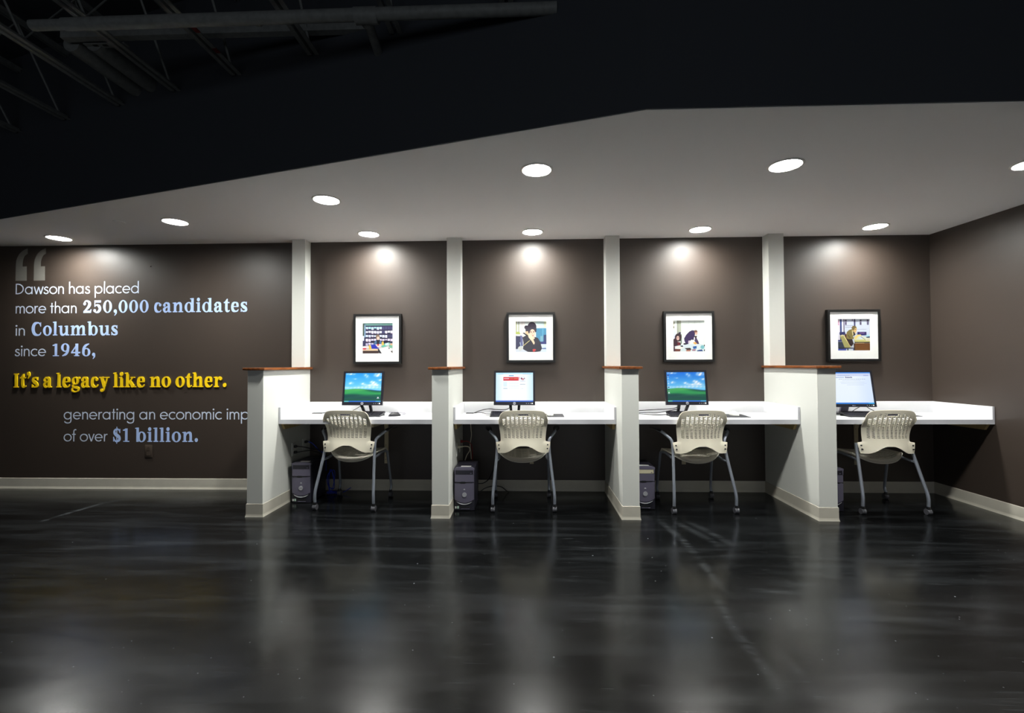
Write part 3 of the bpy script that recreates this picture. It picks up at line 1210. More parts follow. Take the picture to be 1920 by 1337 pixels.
PICS = [((-1.4595, 1.478), .470, .488, art_shelves, 'framed photograph of a person at a desk before shelves of papers'),
        ((0.039, 1.485), .468, .484, art_phone, 'framed photograph of a dark haired woman on the telephone'),
        ((1.5485, 1.484), .478, .484, art_two, 'framed photograph of one person bending and another seated at a table'),
        ((3.0885, 1.4855), .487, .488, art_man, 'framed photograph of a person in an olive armchair at a brown desk')]
for (px, pz), w, h, art, lb in PICS:
    t = thing('framed_photograph', lb, 'picture', (px, YB, pz), 0, 'framed photographs above the desks')
    bm = NB()
    D = .036
    fw = .021
    # mitred frame: outer and inner outline, deep profile
    o_ = [(-w / 2, -h / 2), (w / 2, -h / 2), (w / 2, h / 2), (-w / 2, h / 2)]
    i_ = [(a + (fw if a < 0 else -fw), b + (fw if b < 0 else -fw)) for a, b in o_]
    for k in range(4):
        j = (k + 1) % 4
        q = [o_[k], o_[j], i_[j], i_[k]]
        add_prism(bm, q, lambda a, b, d: (a, d, b), -D, -.0005)
    obj('frame', bm, M_FRAME, t, flat=True)
    iw, ih = w - 2 * fw, h - 2 * fw
    pw = .297
    dx, dz = 0.002, .006
    # mat board with a window
    bm = NB()
    mo = [(-iw / 2, -ih / 2), (iw / 2, -ih / 2), (iw / 2, ih / 2), (-iw / 2, ih / 2)]
    mi = [(dx - pw / 2, dz - pw / 2), (dx + pw / 2, dz - pw / 2), (dx + pw / 2, dz + pw / 2), (dx - pw / 2, dz + pw / 2)]
    for k in range(4):
        j = (k + 1) % 4
        add_prism(bm, [mo[k], mo[j], mi[j], mi[k]], lambda a, b, d: (a, d, b), -.027, -.023)
    add_box(bm, -iw / 2, -.018, -ih / 2, iw / 2, -.001, ih / 2)
    obj('mat_board', bm, M_MAT, t, flat=True)
    pr_ = colour_mesh('photo_print', art().faces(pw + .004, pw + .004, -.0185), M_PRINT, t)
    pr_.location = (dx, 0, dz)
    obj('glass_pane', add_box(NB(), -iw / 2, -.031, -ih / 2, iw / 2, -.0295, ih / 2), M_GLASS, t, flat=True)


# ------------------------------------------------------------------ screens
def lerp3(a, b, t):
    t = max(0, min(1, t))
    return tuple(x + (y - x) * t for x, y in zip(a, b))


def screen_hill(bright):
    rnd = random.Random(11)
    # soft clouds as (u, v, ru, rv, weight), v measured from the top
    cl = [(.14, .03, .12, .03, .9), (.54, .06, .05, .05, .55), (.60, .12, .05, .06, .5), (.90, .05, .11, .06, .9), (.86, .10, .06, .03, .7),
          (.96, .24, .07, .035, .8), (.26, .20, .05, .016, .7), (.16, .34, .06, .035, .7), (.14, .37, .05, .02, .5),
          (.49, .37, .06, .035, .9), (.56, .41, .06, .02, .6), (.75, .31, .065, .04, .95), (.80, .38, .09, .055, 1.0), (.68, .42, .08, .03, .8),
          (.88, .42, .08, .03, .7), (.30, .51, .25, .025, .5), (.75, .50, .35, .035, .6), (.6, .46, .3, .03, .35), (.02, .5, .1, .03, .5)]

    def col(u, v):
        if v > .965:
            c = (40, 110, 215) if u > .12 else (90, 190, 200)
            if u > .86:
                c = (80, 170, 230)
            return srgb(*c)
        hill = .54 + .085 * smoothstep(.35, 1.0, u) + .025 * smoothstep(.3, 0, u)
        sky = lerp3((34, 150, 236) if bright > 1 else (14, 112, 226), (120, 212, 250), v / .6)
        k = 0
        for a, b, ra, rb, w in cl:
            d = ((u - a) / ra) ** 2 + ((v - b) / rb) ** 2
            k += w * math.exp(-d) * (0.85 + .3 * math.sin(60 * u + 40 * v + a * 30))
        sky = lerp3(sky, (245, 250, 255), min(1, k))
        sky = lerp3(sky, (36, 84, 150), .75 * smoothstep(-.035, -.012, v - hill) * smoothstep(.5, .8, u))
        t = max(0, (v - hill) / (1 - hill))
        top = lerp3((78, 172, 92), (14, 88, 68), smoothstep(.35, .75, u))
        c = lerp3(top, (44, 154, 84), smoothstep(0, .25, t))
        c = lerp3(c, (12, 92, 70), smoothstep(.28, .5, t + .10 * (u - .5) + .03 * math.sin(9 * u)))
        c = lerp3(c, (10, 66, 70), smoothstep(.4, .62, t + .22 * (.5 - u)) * .8)
        c = lerp3(c, (8, 84, 62), smoothstep(.65, .9, t))
        c = lerp3(c, (120, 210, 110), .18 * max(0, math.sin(30 * v + 6 * u)) * (1 - t))
        c = lerp3(sky, c, smoothstep(-.006, .006, v - hill))
        # small desktop icons in plain blocks
        return tuple(x * bright for x in srgb(*c)[:3]) + (1,)
    return col


def grid_screen(name, w, h, colf, parent, nx=72, ny=58, extra=None, y0=0.0):
    faces = []
    for j in range(ny):
        for i in range(nx):
            u0, u1, v0, v1 = i / nx, (i + 1) / nx, j / ny, (j + 1) / ny
            q = [(u0, v1), (u1, v1), (u1, v0), (u0, v0)]
            c = [colf(*p) for p in q]
            faces.append(([((a - .5) * w, y0, (.5 - b) * h) for a, b in q], c))
    if extra:
        faces += extra.faces(w, h, y0 - .0003)
    return colour_mesh(name, faces, M_SCREEN, parent)


def icons(left=True, corner=False):
    a = Art()
    if left:
        for k, c in enumerate([(40, 50, 120), (150, 200, 235), (120, 190, 235), (190, 220, 245), (40, 60, 110), (30, 40, 80), (220, 230, 240)]):
            y = .09 + k * .09 + (.05 if k > 3 else 0)
            a.R(.025, y, .06, y + .035, c)
            a.R(.015, y + .042, .07, y + .05, (200, 225, 245))
    if corner:
        a.R(.90, .83, .94, .865, (245, 248, 250))
        a.R(.885, .875, .955, .885, (210, 230, 235))
    return a


def page_banner():
    a = Art()
    a.R(.06, .035, .2, .05, (150, 210, 245))
    a.R(.72, .035, .95, .05, (150, 200, 240))
    a.R(.35, .09, .48, .115, (70, 160, 215))
    a.R(.2, .15, .6, .275, (214, 40, 62))
    a.R(.2, .15, .6, .165, (232, 84, 96))
    a.P([(.6, .15), (.64, .15), (.62, .275), (.6, .275)], (240, 150, 165))
    for k in range(6):
        a.R(.215 + k * .024, .19, .235 + k * .024, .22, (250, 214, 224))
    for k in range(4):
        a.R(.38 + k * .023, .195, .397 + k * .023, .215, (240, 150, 110))
    for k in range(5):
        a.R(.485 + k * .021, .195, .501 + k * .021, .22, (238, 160, 110))
    a.E(.715, .21, .075, .085, (206, 222, 244))
    a.E(.715, .21, .068, .077, (250, 250, 252))
    a.E(.69, .20, .022, .03, (120, 40, 100), 10)
    a.E(.725, .23, .03, .03, (190, 40, 80), 12)
    a.E(.725, .235, .013, .013, (250, 250, 252), 10)
    a.E(.765, .20, .014, .02, (90, 50, 110), 10)
    a.R(.65, .295, .8, .303, (170, 190, 210))
    for k in range(9):
        a.R(.2, .32 + k * .018, .3, .329 + k * .018, (200, 236, 250))
    a.R(.2, .535, .31, .55, (130, 175, 200))
    for k, y in enumerate((.34, .38, .43, .47, .53)):
        a.R(.35, y, .62, y + .008, (222, 234, 242))
    a.R(.65, .395, .79, .408, (150, 170, 190))
    a.R(.68, .54, .74, .55, (215, 225, 232))
    return a


def page_form():
    a = Art()
    a.R(0, 0, 1, .035, (70, 140, 230))
    a.R(0, .035, 1, .12, (206, 216, 244))
    a.R(.2, .10, .5, .112, (150, 170, 220))
    a.R(.83, .09, .95, .112, (160, 170, 220))
    a.R(.05, .15, .36, .175, (170, 190, 228))
    # dark heading, letters too small to read
    x = .385
    rnd = random.Random(5)
    for k in range(9):
        wd = rnd.uniform(.009, .016)
        a.R(x, .135 + (.0 if k in (0, 7) else .012), x + wd, .18, (70, 74, 140))
        x += wd + .005
    for k in range(14):
        a.R(.22 + k * .047, .213, .255 + k * .047 - .004 * (k % 3), .224, (120, 140, 175))
    for k, (x0, x1) in enumerate(((.3, .74), (.25, .84), (.26, .88), (.4, .82))):
        a.R(x0, .262 + k * .045, x1, .27 + k * .045, (190, 204, 226))
    a.R(0, .955, 1, 1, (50, 130, 220))
    a.R(.86, .955, 1, 1, (60, 170, 235))
    return a


def page_bg(u, v):
    if v < .06:
        return srgb(190, 236, 252)
    if v > .96:
        return srgb(60, 110, 215)
    c = lerp3((252, 254, 255), (206, 240, 252), max(0, (abs(u - .5) - .3) / .2) * .9)
    return srgb(*c)


def page_bg_form(u, v):
    return srgb(*lerp3((238, 247, 255), (214, 230, 255), smoothstep(.5, 1, u) * .8 + .2 * v))


def stroke_text(*a):
    return None


def monitor(x, y, label, scr, style='round', w=.372, h=.312, yaw=0.0, tilt=9.0):
    """origin on the worktop under the panel"""
    t = thing('computer_monitor', label, 'monitor', (x, y, ZT), yaw, 'monitors on the wall desks')
    bz = .017 if style == 'round' else .014
    bot = .030 if style == 'round' else .026
    d = .032
    zc = .252 if style == 'round' else .238
    T = Matrix.Translation((0, 0, zc)) @ Matrix.Rotation(math.radians(-tilt), 4, 'X')
    # bezel ring
    bm = NB()
    o_ = [(-w / 2, -h / 2), (w / 2, -h / 2), (w / 2, h / 2), (-w / 2, h / 2)]
    i_ = [(-w / 2 + bz, -h / 2 + bot), (w / 2 - bz, -h / 2 + bot), (w / 2 - bz, h / 2 - bz), (-w / 2 + bz, h / 2 - bz)]
    for k in range(4):
        j = (k + 1) % 4
        add_prism(bm, [o_[k], o_[j], i_[j], i_[k]], lambda a, b, c: (a, c, b), -.012, .012)
    bezel = obj('bezel', bm, M_BEZEL, t, flat=True)
    bezel.matrix_local = T
    bm = NB()
    add_box(bm, -w / 2 + .004, .012, -h / 2 + .004, w / 2 - .004, d, h / 2 - .004, .006)
    add_box(bm, -w * .3, d - .002, -h * .32, w * .3, d + .022, h * .32, .008)
    bc = obj('back_cover', bm, M_BEZEL, t)
    bc.matrix_local = T
    sw, sh = w - 2 * bz, h - bz - bot
    colf, extra, nx, ny = scr
    so = grid_screen('screen', sw, sh, colf, t, nx, ny, extra, y0=0.0)
    so.matrix_local = T @ Matrix.Translation((0, -.006, (bot - bz) / 2))
    bm = NB()
    zb = -h / 2 + bot / 2
    for k in range(3):
        add_cyl(bm, (w * .29 + k * .018, -.0125, zb), .0035, .003, 'Y', 12)
    pb = obj('menu_buttons', bm, M_PCSILVER, bezel)
    bm = NB()
    add_box(bm, w * .43 - .006, -.0142, zb - .0055, w * .43 + .006, -.011, zb + .0055, .0015)
    obj('power_button', bm, M_STICKER, bezel)
    if style == 'round':
        bm = NB()
        add_cyl(bm, (0, -.0128, zb + .001), .0125, .003, 'Y', 24)
        lg = obj('round_badge', bm, M_PCSILVER, bezel)
        bm = NB()
        for k in range(4):                       # tiny block letters on the badge
            add_box(bm, -.0088 + k * .0047, -.0149, zb - .002, -.0088 + k * .0047 + .0034, -.0143, zb + .004)
        obj('badge_letters', bm, M_PCDARK, lg)
    else:
        text_mesh('brand_letters', 'DELL', bezel, M_PCSILVER, -.017, .017, zb - .0045, .0065, -.0125, .0008)
    # stand
    if style == 'round':
        for s in (-1, 1):
            bm = NB()
            add_prism(bm, [(s * .058, .13), (s * .030, .13), (s * .022, .012), (s * .044, .012)] if True else [],
                      lambda a, b, c: (a, c + .10 * (1 - b / .13), b), .03, .05)
            obj('stand_leg', bm, M_BEZEL, t, flat=True)
        bm = NB()
        add_tube(bm, [(.026 * math.cos(PI + PI * k / 8), .04, .118 + .022 * math.sin(PI + PI * k / 8)) for k in range(9)], .006, 8)
        obj('cable_ring', bm, M_BEZEL, t)
        bm = NB()
        add_box(bm, -.06, .03, .12, .06, .06, .30, .004)
        obj('stand_head', bm, M_BEZEL, t)
    else:
        bm = NB()
        add_prism(bm, [(-.036, .22), (.032, .22), (.034, .012), (-.014, .012)] if False else [(-.034, .2), (.034, .2), (.034, .012), (-.034, .012)],
                  lambda a, b, c: (a + .03 * (1 - b / .2), c + .11 * (1 - b / .2), b), .035, .055)
        obj('stand_leg', bm, M_PCFRONT, t, flat=True)
    bm = NB()
    prof = [(.105 * math.cos(2 * PI * k / 28), .155 + .075 * math.sin(2 * PI * k / 28)) for k in range(28)]
    add_prism(bm, prof, lambda a, b, c: (a, b, c), .0, .012)
    obj('stand_base', bm, M_BEZEL, t)
    return t


# ------------------------------------------------------------------ lettering
class Glyphs:
    """letter shapes as strokes of varying width; unit = x-height"""

    def __init__(self):
        self.q = []

    def poly(self, pts):
        self.q.append([tuple(p) for p in pts])

    def rect(self, x0, y0, x1, y1):
        self.poly([(x0, y0), (x1, y0), (x1, y1), (x0, y1)])

    def disc(self, x, y, r, n=14):
        self.poly([(x + r * math.cos(2 * PI * k / n), y + r * math.sin(2 * PI * k / n)) for k in range(n)])

    def line(self, x0, y0, x1, y1, w):
        d = math.hypot(x1 - x0, y1 - y0)
        nx, ny = -(y1 - y0) / d * w / 2, (x1 - x0) / d * w / 2
        self.poly([(x0 + nx, y0 + ny), (x0 - nx, y0 - ny), (x1 - nx, y1 - ny), (x1 + nx, y1 + ny)])

    def stroke(self, pts, n=6, closed=False):
        P = catmull(pts, n, closed)
        m = len(P)
        L_, R_ = [], []
        for i, (x, y, w) in enumerate(P):
            if closed:
                a, b = P[(i - 1) % m], P[(i + 1) % m]
            else:
                a, b = P[max(0, i - 1)], P[min(m - 1, i + 1)]
            d = math.hypot(b[0] - a[0], b[1] - a[1]) or 1e-6
            nx, ny = -(b[1] - a[1]) / d, (b[0] - a[0]) / d
            w = max(w, .05)
            L_.append((x + nx * w / 2, y + ny * w / 2))
            R_.append((x - nx * w / 2, y - ny * w / 2))
        self.q.append(('strip', L_, R_, closed))

    def ring(self, cx, cy, rx, ry, wv, wh, n=20):
        """closed bowl; wv = width at its sides, wh = width at top and bottom"""
        pts = []
        for k in range(n):
            a = 2 * PI * k / n
            s = math.sin(a) ** 2
            w = wv * (1 - s) + wh * s
            pts.append((cx + (rx - wv / 2) * math.cos(a), cy + (ry - wh / 2) * math.sin(a), w))
        self.stroke(pts, 2, True)


def sans(ch):
    g = Glyphs()
    t = .138
    A = g.rect

    def arc(cx, cy, rx, ry, a0, a1, n=14):
        return [(cx + rx * math.cos(math.radians(a0 + (a1 - a0) * k / n)), cy + ry * math.sin(math.radians(a0 + (a1 - a0) * k / n)), t)
                for k in range(n + 1)]
    stem = lambda x, y0, y1: g.rect(x - t / 2, y0, x + t / 2, y1)
    bowl = lambda cx: g.ring(cx, .5, .52, .52, t, t)
    adv = 1.0
    if ch == ' ':
        adv = .48
    elif ch == 'a':
        bowl(.55); stem(1.0, 0, 1); adv = 1.24
    elif ch == 'd':
        bowl(.55); stem(1.0, 0, 1.62); adv = 1.24
    elif ch == 'p':
        bowl(.62); stem(.17, -.55, 1); adv = 1.24
    elif ch == 'g':
        bowl(.55); g.stroke([(1.0, 1, t), (1.0, .4, t), (1.0, -.12, t), (.9, -.38, t), (.6, -.48, t), (.3, -.42, t), (.15, -.25, t)]); adv = 1.24
    elif ch == 'o':
        g.ring(.56, .5, .54, .52, t, t); adv = 1.14
    elif ch == 'c':
        g.stroke(arc(.56, .5, .46, .445, 48, 312), 2); adv = .98
    elif ch == 'e':
        g.stroke(arc(.56, .5, .46, .445, 0, 318), 2); g.rect(.1, .44, 1.08, .56); adv = 1.16
    elif ch in 'nh':
        stem(.17, 0, 1.62 if ch == 'h' else 1)
        g.stroke([(.17, .5, t), (.22, .78, t), (.48, .95, t), (.74, .82, t), (.8, .55, t), (.8, .2, t), (.8, 0, t)]); adv = 1.0
    elif ch == 'm':
        stem(.17, 0, 1)
        for x in (0, .56):
            g.stroke([(.17 + x, .5, t), (.22 + x, .8, t), (.45 + x, .95, t), (.68 + x, .82, t), (.73 + x, .55, t), (.73 + x, .2, t), (.73 + x, 0, t)])
        adv = 1.48
    elif ch == 'r':
        stem(.17, 0, 1); g.stroke([(.17, .5, t), (.24, .8, t), (.42, .94, t), (.58, .92, t)]); adv = .62
    elif ch == 'i':
        stem(.17, 0, 1); g.disc(.17, 1.33, .115); adv = .36
    elif ch == 'l':
        stem(.17, 0, 1.62); adv = .36
    elif ch == 't':
        stem(.26, 0, 1.4); g.rect(.02, .88, .52, 1.0); adv = .56
    elif ch == 'f':
        stem(.24, 0, 1.3); g.stroke([(.24, 1.2, t), (.27, 1.45, t), (.42, 1.56, t), (.56, 1.54, t)]); g.rect(.02, .88, .5, 1.0); adv = .56
    elif ch == 's':
        g.stroke([(.62, .8, t), (.52, .91, t), (.35, .93, t), (.18, .82, t), (.18, .65, t), (.36, .53, t), (.56, .43, t), (.65, .26, t), (.55, .1, t),
                  (.36, .05, t), (.18, .1, t), (.08, .24, t)]); adv = .78
    elif ch == 'v':
        g.line(.06, 1, .42, 0, t); g.line(.42, 0, .78, 1, t); adv = .84
    elif ch == 'w':
        g.line(.06, 1, .36, 0, t); g.line(.36, 0, .66, .96, t); g.line(.66, .96, .96, 0, t); g.line(.96, 0, 1.26, 1, t); adv = 1.32
    elif ch == 'D':
        stem(.17, 0, 1.42)
        g.stroke([(.17, 1.345, t), (.45, 1.345, t), (.8, 1.24, t), (1.06, .98, t), (1.12, .71, t), (1.06, .44, t), (.8, .18, t), (.45, .075, t), (.17, .075, t)])
        adv = 1.34
    return g.q, adv


def serif(ch):
    g = Glyphs()
    S, H_ = .30, .11
    sl = .10

    def stem(x, y0, y1, base=True, top='flag', ext=.14):
        g.rect(x - S / 2, y0, x + S / 2, y1)
        if base:
            g.rect(x - S / 2 - ext, y0, x + S / 2 + ext, y0 + sl)
        if top == 'flag':
            g.poly([(x - S / 2 - .15, y1 - .11), (x + S / 2, y1 - .16), (x + S / 2, y1), (x - S / 2 - .15, y1 - .03)])
        elif top == 'both':
            g.rect(x - S / 2 - ext, y1 - sl, x + S / 2 + ext, y1)
    st = g.stroke
    adv = 1.0
    if ch == ' ':
        adv = .42
    elif ch in 'nh':
        stem(.36, 0, 1 if ch == 'n' else 1.42)
        st([(.48, .62, .1), (.6, .84, .16), (.82, .93, .2), (1.0, .85, .3), (1.06, .6, S), (1.06, .3, S), (1.06, 0, S)])
        g.rect(.77, 0, 1.36, sl); adv = 1.42
    elif ch == 'm':
        stem(.36, 0, 1)
        for x in (0, .68):
            st([(.48 + x, .62, .1), (.6 + x, .84, .16), (.8 + x, .93, .2), (.98 + x, .85, .3), (1.03 + x, .6, S), (1.03 + x, .3, S), (1.03 + x, 0, S)])
            g.rect(.75 + x, 0, 1.32 + x, sl)
        adv = 2.08
    elif ch == 'u':
        st([(.34, 1, S), (.34, .6, S), (.34, .34, S), (.42, .14, .3), (.6, .06, .2), (.8, .13, .16), (.95, .34, .1)])
        g.poly([(.02, .88), (.4, .84), (.5, 1), (.02, .97)])
        stem(1.06, 0, 1, False)
        g.rect(1.0, 0, 1.38, sl); adv = 1.42
    elif ch == 'i':
        stem(.34, 0, 1); g.disc(.32, 1.27, .19); adv = .68
    elif ch == 'l':
        stem(.34, 0, 1.42); adv = .68
    elif ch == 'r':
        stem(.36, 0, 1); st([(.48, .6, .1), (.58, .82, .15), (.74, .93, .16), (.88, .9, .16)]); g.disc(.88, .8, .17); adv = 1.06
    elif ch == 't':
        st([(.36, 1.0, S), (.36, .6, S), (.36, .32, S), (.42, .12, .28), (.58, .06, .17), (.78, .16, .1)])
        g.rect(.04, .88, .74, 1.0); g.poly([(.12, .96), (.42, 1.32), (.53, 1.32), (.53, .96)]); adv = .80
    elif ch == 'd':
        g.ring(.58, .5, .52, .53, S, H_); stem(1.02, 0, 1.42, False); g.rect(1.0, 0, 1.34, sl); adv = 1.38
    elif ch == 'b':
        stem(.34, 0, 1.42, False); g.ring(.82, .5, .52, .53, S, H_); adv = 1.42
    elif ch == 'a':
        st([(.2, .74, .14), (.34, .92, .15), (.56, .94, .18), (.76, .84, .3), (.8, .6, S), (.8, .3, S), (.82, .12, .28), (1.0, .04, .12)])
        g.disc(.25, .72, .16)
        st([(.72, .58, .12), (.45, .5, .16), (.24, .32, .32), (.3, .1, .24), (.5, .05, .16), (.72, .18, .1)])
        g.rect(.82, 0, 1.12, sl); adv = 1.16
    elif ch == 'c':
        st([(.96, .26, .08), (.84, .1, .13), (.62, .05, .16), (.36, .14, .3), (.25, .36, S), (.25, .62, S), (.36, .86, .28), (.6, .95, .14), (.78, .9, .13)])
        g.disc(.82, .76, .16); adv = 1.04
    elif ch == 'e':
        st([(.98, .26, .08), (.86, .1, .13), (.62, .05, .16), (.36, .14, .3), (.25, .36, S), (.25, .62, S), (.36, .86, .26), (.6, .95, .13),
            (.82, .84, .26), (.88, .62, .26), (.88, .54, .24)])
        g.rect(.3, .48, .98, .58); adv = 1.12
    elif ch == 'o':
        g.ring(.6, .5, .55, .53, S + .02, H_); adv = 1.2
    elif ch == 's':
        st([(.18, .2, .1), (.34, .07, .14), (.54, .06, .16), (.74, .16, .26), (.7, .36, .3), (.46, .5, .34), (.24, .68, .28), (.28, .86, .22), (.48, .94, .15),
            (.66, .92, .13), (.76, .78, .1)])
        g.rect(.1, -.0, .2, .34); g.rect(.74, .68, .84, 1.0); adv = .96
    elif ch == 'y':
        g.line(.34, .97, .68, .06, .34); g.line(1.06, .97, .66, -.02, .13)
        st([(.68, .0, .14), (.56, -.28, .16), (.38, -.38, .16)]); g.disc(.34, -.28, .16)
        g.rect(.06, .9, .66, 1.0); g.rect(.82, .9, 1.26, 1.0); adv = 1.24
    elif ch == 'g':
        g.ring(.52, .64, .43, .38, .28, H_)
        st([(.36, .3, .1), (.2, .18, .16), (.32, .05, .22), (.66, .0, .24), (.92, -.1, .24), (.88, -.32, .16), (.52, -.41, .12), (.18, -.34, .16), (.14, -.16, .16),
            (.34, .0, .12)])
        st([(.8, .82, .1), (.92, .95, .12), (1.04, .95, .13)]); g.disc(1.04, .9, .1); adv = 1.14
    elif ch == 'k':
        stem(.34, 0, 1.42); g.line(.48, .4, 1.02, .94, .13); g.line(.64, .6, 1.1, .06, .34)
        g.rect(.74, .9, 1.26, 1.0); g.rect(.84, 0, 1.42, sl); adv = 1.42
    elif ch == 'I':
        stem(.4, 0, 1.36, True, 'both'); adv = .82
    elif ch == 'C':
        st([(1.28, .34, .1), (1.14, .12, .14), (.84, .05, .18), (.48, .18, .34), (.3, .5, .4), (.3, .86, .4), (.48, 1.2, .32), (.84, 1.31, .16), (1.08, 1.24, .14),
            (1.22, 1.02, .1)])
        g.rect(1.18, .92, 1.28, 1.36); adv = 1.42
    elif ch == '0':
        g.ring(.58, .66, .52, .68, S, H_); adv = 1.18
    elif ch == '1':
        stem(.5, 0, 1.33, True, None, .22); g.poly([(.1, 1.1), (.5, 1.1), (.67, 1.33), (.5, 1.33), (.1, 1.2)]); adv = 1.0
    elif ch == '2':
        st([(.2, .98, .14), (.34, 1.22, .16), (.58, 1.27, .17), (.84, 1.06, .32), (.8, .76, .32), (.52, .42, .22), (.22, .14, .14)])
        g.disc(.27, .97, .16); g.poly([(.12, 0), (1.02, 0), (1.08, .38), (.98, .38), (.9, .24), (.16, .24)]); adv = 1.14
    elif ch == '4':
        g.line(.8, 1.3, .12, .42, .14); g.rect(.04, .30, 1.14, .46); g.rect(.55, 0, .89, 1.33); g.rect(.4, 0, 1.04, sl); adv = 1.2
    elif ch == '5':
        g.rect(.24, 1.1, .98, 1.33); g.rect(.22, .64, .33, 1.33)
        st([(.28, .72, .12), (.5, .84, .16), (.76, .72, .3), (.88, .42, S), (.72, .14, .28), (.44, .05, .14), (.22, .18, .12)])
        g.disc(.27, .24, .16); adv = 1.14
    elif ch == '6':
        g.ring(.6, .42, .5, .45, S, H_)
        st([(.27, .42, S), (.3, .8, S), (.52, 1.12, .26), (.94, 1.31, .1)]); adv = 1.18
    elif ch == '9':
        g.ring(.56, .92, .5, .45, S, H_)
        st([(.89, .92, S), (.86, .54, S), (.64, .22, .26), (.22, .03, .1)]); adv = 1.18
    elif ch == '$':
        st([(.2, .34, .1), (.36, .1, .16), (.6, .06, .2), (.86, .22, .3), (.82, .48, .32), (.54, .66, .36), (.28, .88, .3), (.3, 1.12, .24), (.52, 1.26, .16),
            (.74, 1.22, .14), (.88, 1.02, .1)])
        g.rect(.5, -.18, .6, 1.5); g.rect(.12, .04, .22, .5); g.rect(.86, .88, .96, 1.28); adv = 1.14
    elif ch in ',\u2019':
        o = 0 if ch == ',' else 1.16
        g.disc(.26, .17 + o, .19); st([(.36, .16 + o, .18), (.36, -.04 + o, .16), (.18, -.3 + o, .06)]); adv = .54
    elif ch == '.':
        g.disc(.26, .19, .2); adv = .54
    return g.q, adv + .05


def block(ch):
    g = Glyphs()
    t = .2
    if ch == 'D':
        g.rect(0, 0, t, 1); g.rect(0, 0, .45, t); g.rect(0, 1 - t, .45, 1); g.stroke([(.4, .9, t), (.65, .75, t), (.65, .25, t), (.4, .1, t)])
    elif ch == 'E':
        g.rect(0, 0, t, 1)
        for y in (0, .4, .8):
            g.rect(0, y, .65, y + t)
    else:
        g.rect(0, 0, t, 1); g.rect(0, 0, .6, t)
    return g.q, .9


def glyph_bm(quads, s, sx, depth):
    """letter solid in XZ, facing -Y, back at y = 0"""
    bm = NB()
    fn = lambda a, b, d: (a * s * sx, d, b * s)
    depth0 = depth
    for k_, q in enumerate(quads):
        depth = depth0 + k_ * 0.00016
        if q[0] == 'strip':
            _, L_, R_, closed = q
            m = len(L_)
            rows = [[bm.verts.new(fn(*p, d)) for p, d in ((L_[i], -depth), (R_[i], -depth), (R_[i], 0), (L_[i], 0))] for i in range(m)]
            for i in range(m if closed else m - 1):
                a, b = rows[i], rows[(i + 1) % m]
                for k in range(4):
                    bm.faces.new((a[k], a[(k + 1) % 4], b[(k + 1) % 4], b[k]))
            if not closed:
                bm.faces.new(rows[0][::-1])
                bm.faces.new(rows[-1])
        else:
            add_prism(bm, q, fn, -depth, 0)
    return bm


def text_line(parent, text, font, m, x0, x1, base, xh, depth, fit=None, y=YB - .0004, name='letter'):
    """letters from world x0 to x1; fit = number of characters that span x0..x1"""
    fit = len(text) if fit is None else fit
    g = [font(c) for c in text]
    tot = sum(a for _, a in g[:fit])
    tail = .12
    sx = (x1 - x0) / ((tot - tail) * xh)
    x = x0 - .04 * xh * sx
    px, py, pz = parent.location if parent.parent is None else (0, 0, 0)
    for ch, (q, a) in zip(text, g):
        if q:
            o = obj(name, glyph_bm(q, xh, sx, depth), m, parent, flat=True)
            o.location = (x - px, y - py, base - pz)
        x += a * xh * sx


def text_mesh(name, text, parent, m, x0, x1, base, xh, y, depth):
    bm_all = NB()
    n = len(text)
    sx = (x1 - x0) / (n * .9 * xh)
    x = x0
    for ch in text:
        q, a = block(ch)
        b = glyph_bm(q, xh, sx, depth)
        me = bpy.data.meshes.new('tmp')
        for v in b.verts:
            v.co.x += x
            v.co.y += y
            v.co.z += base
        b.to_mesh(me)
        b.free()
        bm_all.from_mesh(me)
        bpy.data.meshes.remove(me)
        x += a * xh * sx
    return obj(name, bm_all, m, parent, flat=True)


VT = 0.0006      # vinyl thickness
TXT = 'wall lettering'
t = thing('wall_lettering', 'topmost line of pale sans serif wall lettering, just under the grey quotation mark', 'lettering', (-5.168, YB, 1.950), 0, TXT)
text_line(t, 'Dawson has placed', sans, M_TXT_PALE, -5.168, -3.878, 1.9515, .0755, VT)
t = thing('wall_lettering', 'pale blue wall lettering that reads more than 250,000 candidates', 'lettering', (-5.165, YB, 1.757), 0, TXT)
text_line(t, 'more than', sans, M_TXT_PALE, -5.165, -4.522, 1.757, .074, VT)
text_line(t, '250,000', serif, M_TXT_BLUE, -4.462, -3.777, 1.757, .0945, VT)
text_line(t, 'candidates', serif, M_TXT_BLUE, -3.728, -2.771, 1.757, .0985, VT)
t = thing('wall_lettering', 'pale blue wall lettering that reads in Columbus', 'lettering', (-5.161, YB, 1.533), 0, TXT)
text_line(t, 'in', sans, M_TXT_PALE, -5.161, -5.057, 1.533, .074, VT)
text_line(t, 'Columbus', serif, M_TXT_BLUE, -4.995, -4.093, 1.532, .0985, VT)
t = thing('wall_lettering', 'pale blue wall lettering that reads since 1946', 'lettering', (-5.162, YB, 1.325), 0, TXT)
text_line(t, 'since', sans, M_TXT_PALE, -5.162, -4.838, 1.325, .074, VT)
text_line(t, '1946,', serif, M_TXT_BLUE, -4.774, -4.321, 1.323, .0945, VT)
t = thing('wall_lettering', 'raised yellow wall letters that read It\u2019s a legacy like no other', 'lettering', (-5.164, YB, 1.010), 0, TXT)
text_line(t, 'It\u2019s a legacy like no other.', serif, M_TXT_YEL, -5.164, -2.973, 1.010, .104, .009, y=YB - .003)
t = thing('wall_lettering', 'pale wall lettering partly hidden by the half wall, reads generating an economic imp', 'lettering', (-4.643, YB, .689), 0, TXT)
text_line(t, 'generating an economic impact', sans, M_TXT_PALE, -4.643, -2.845, .689, .0745, VT, fit=25)
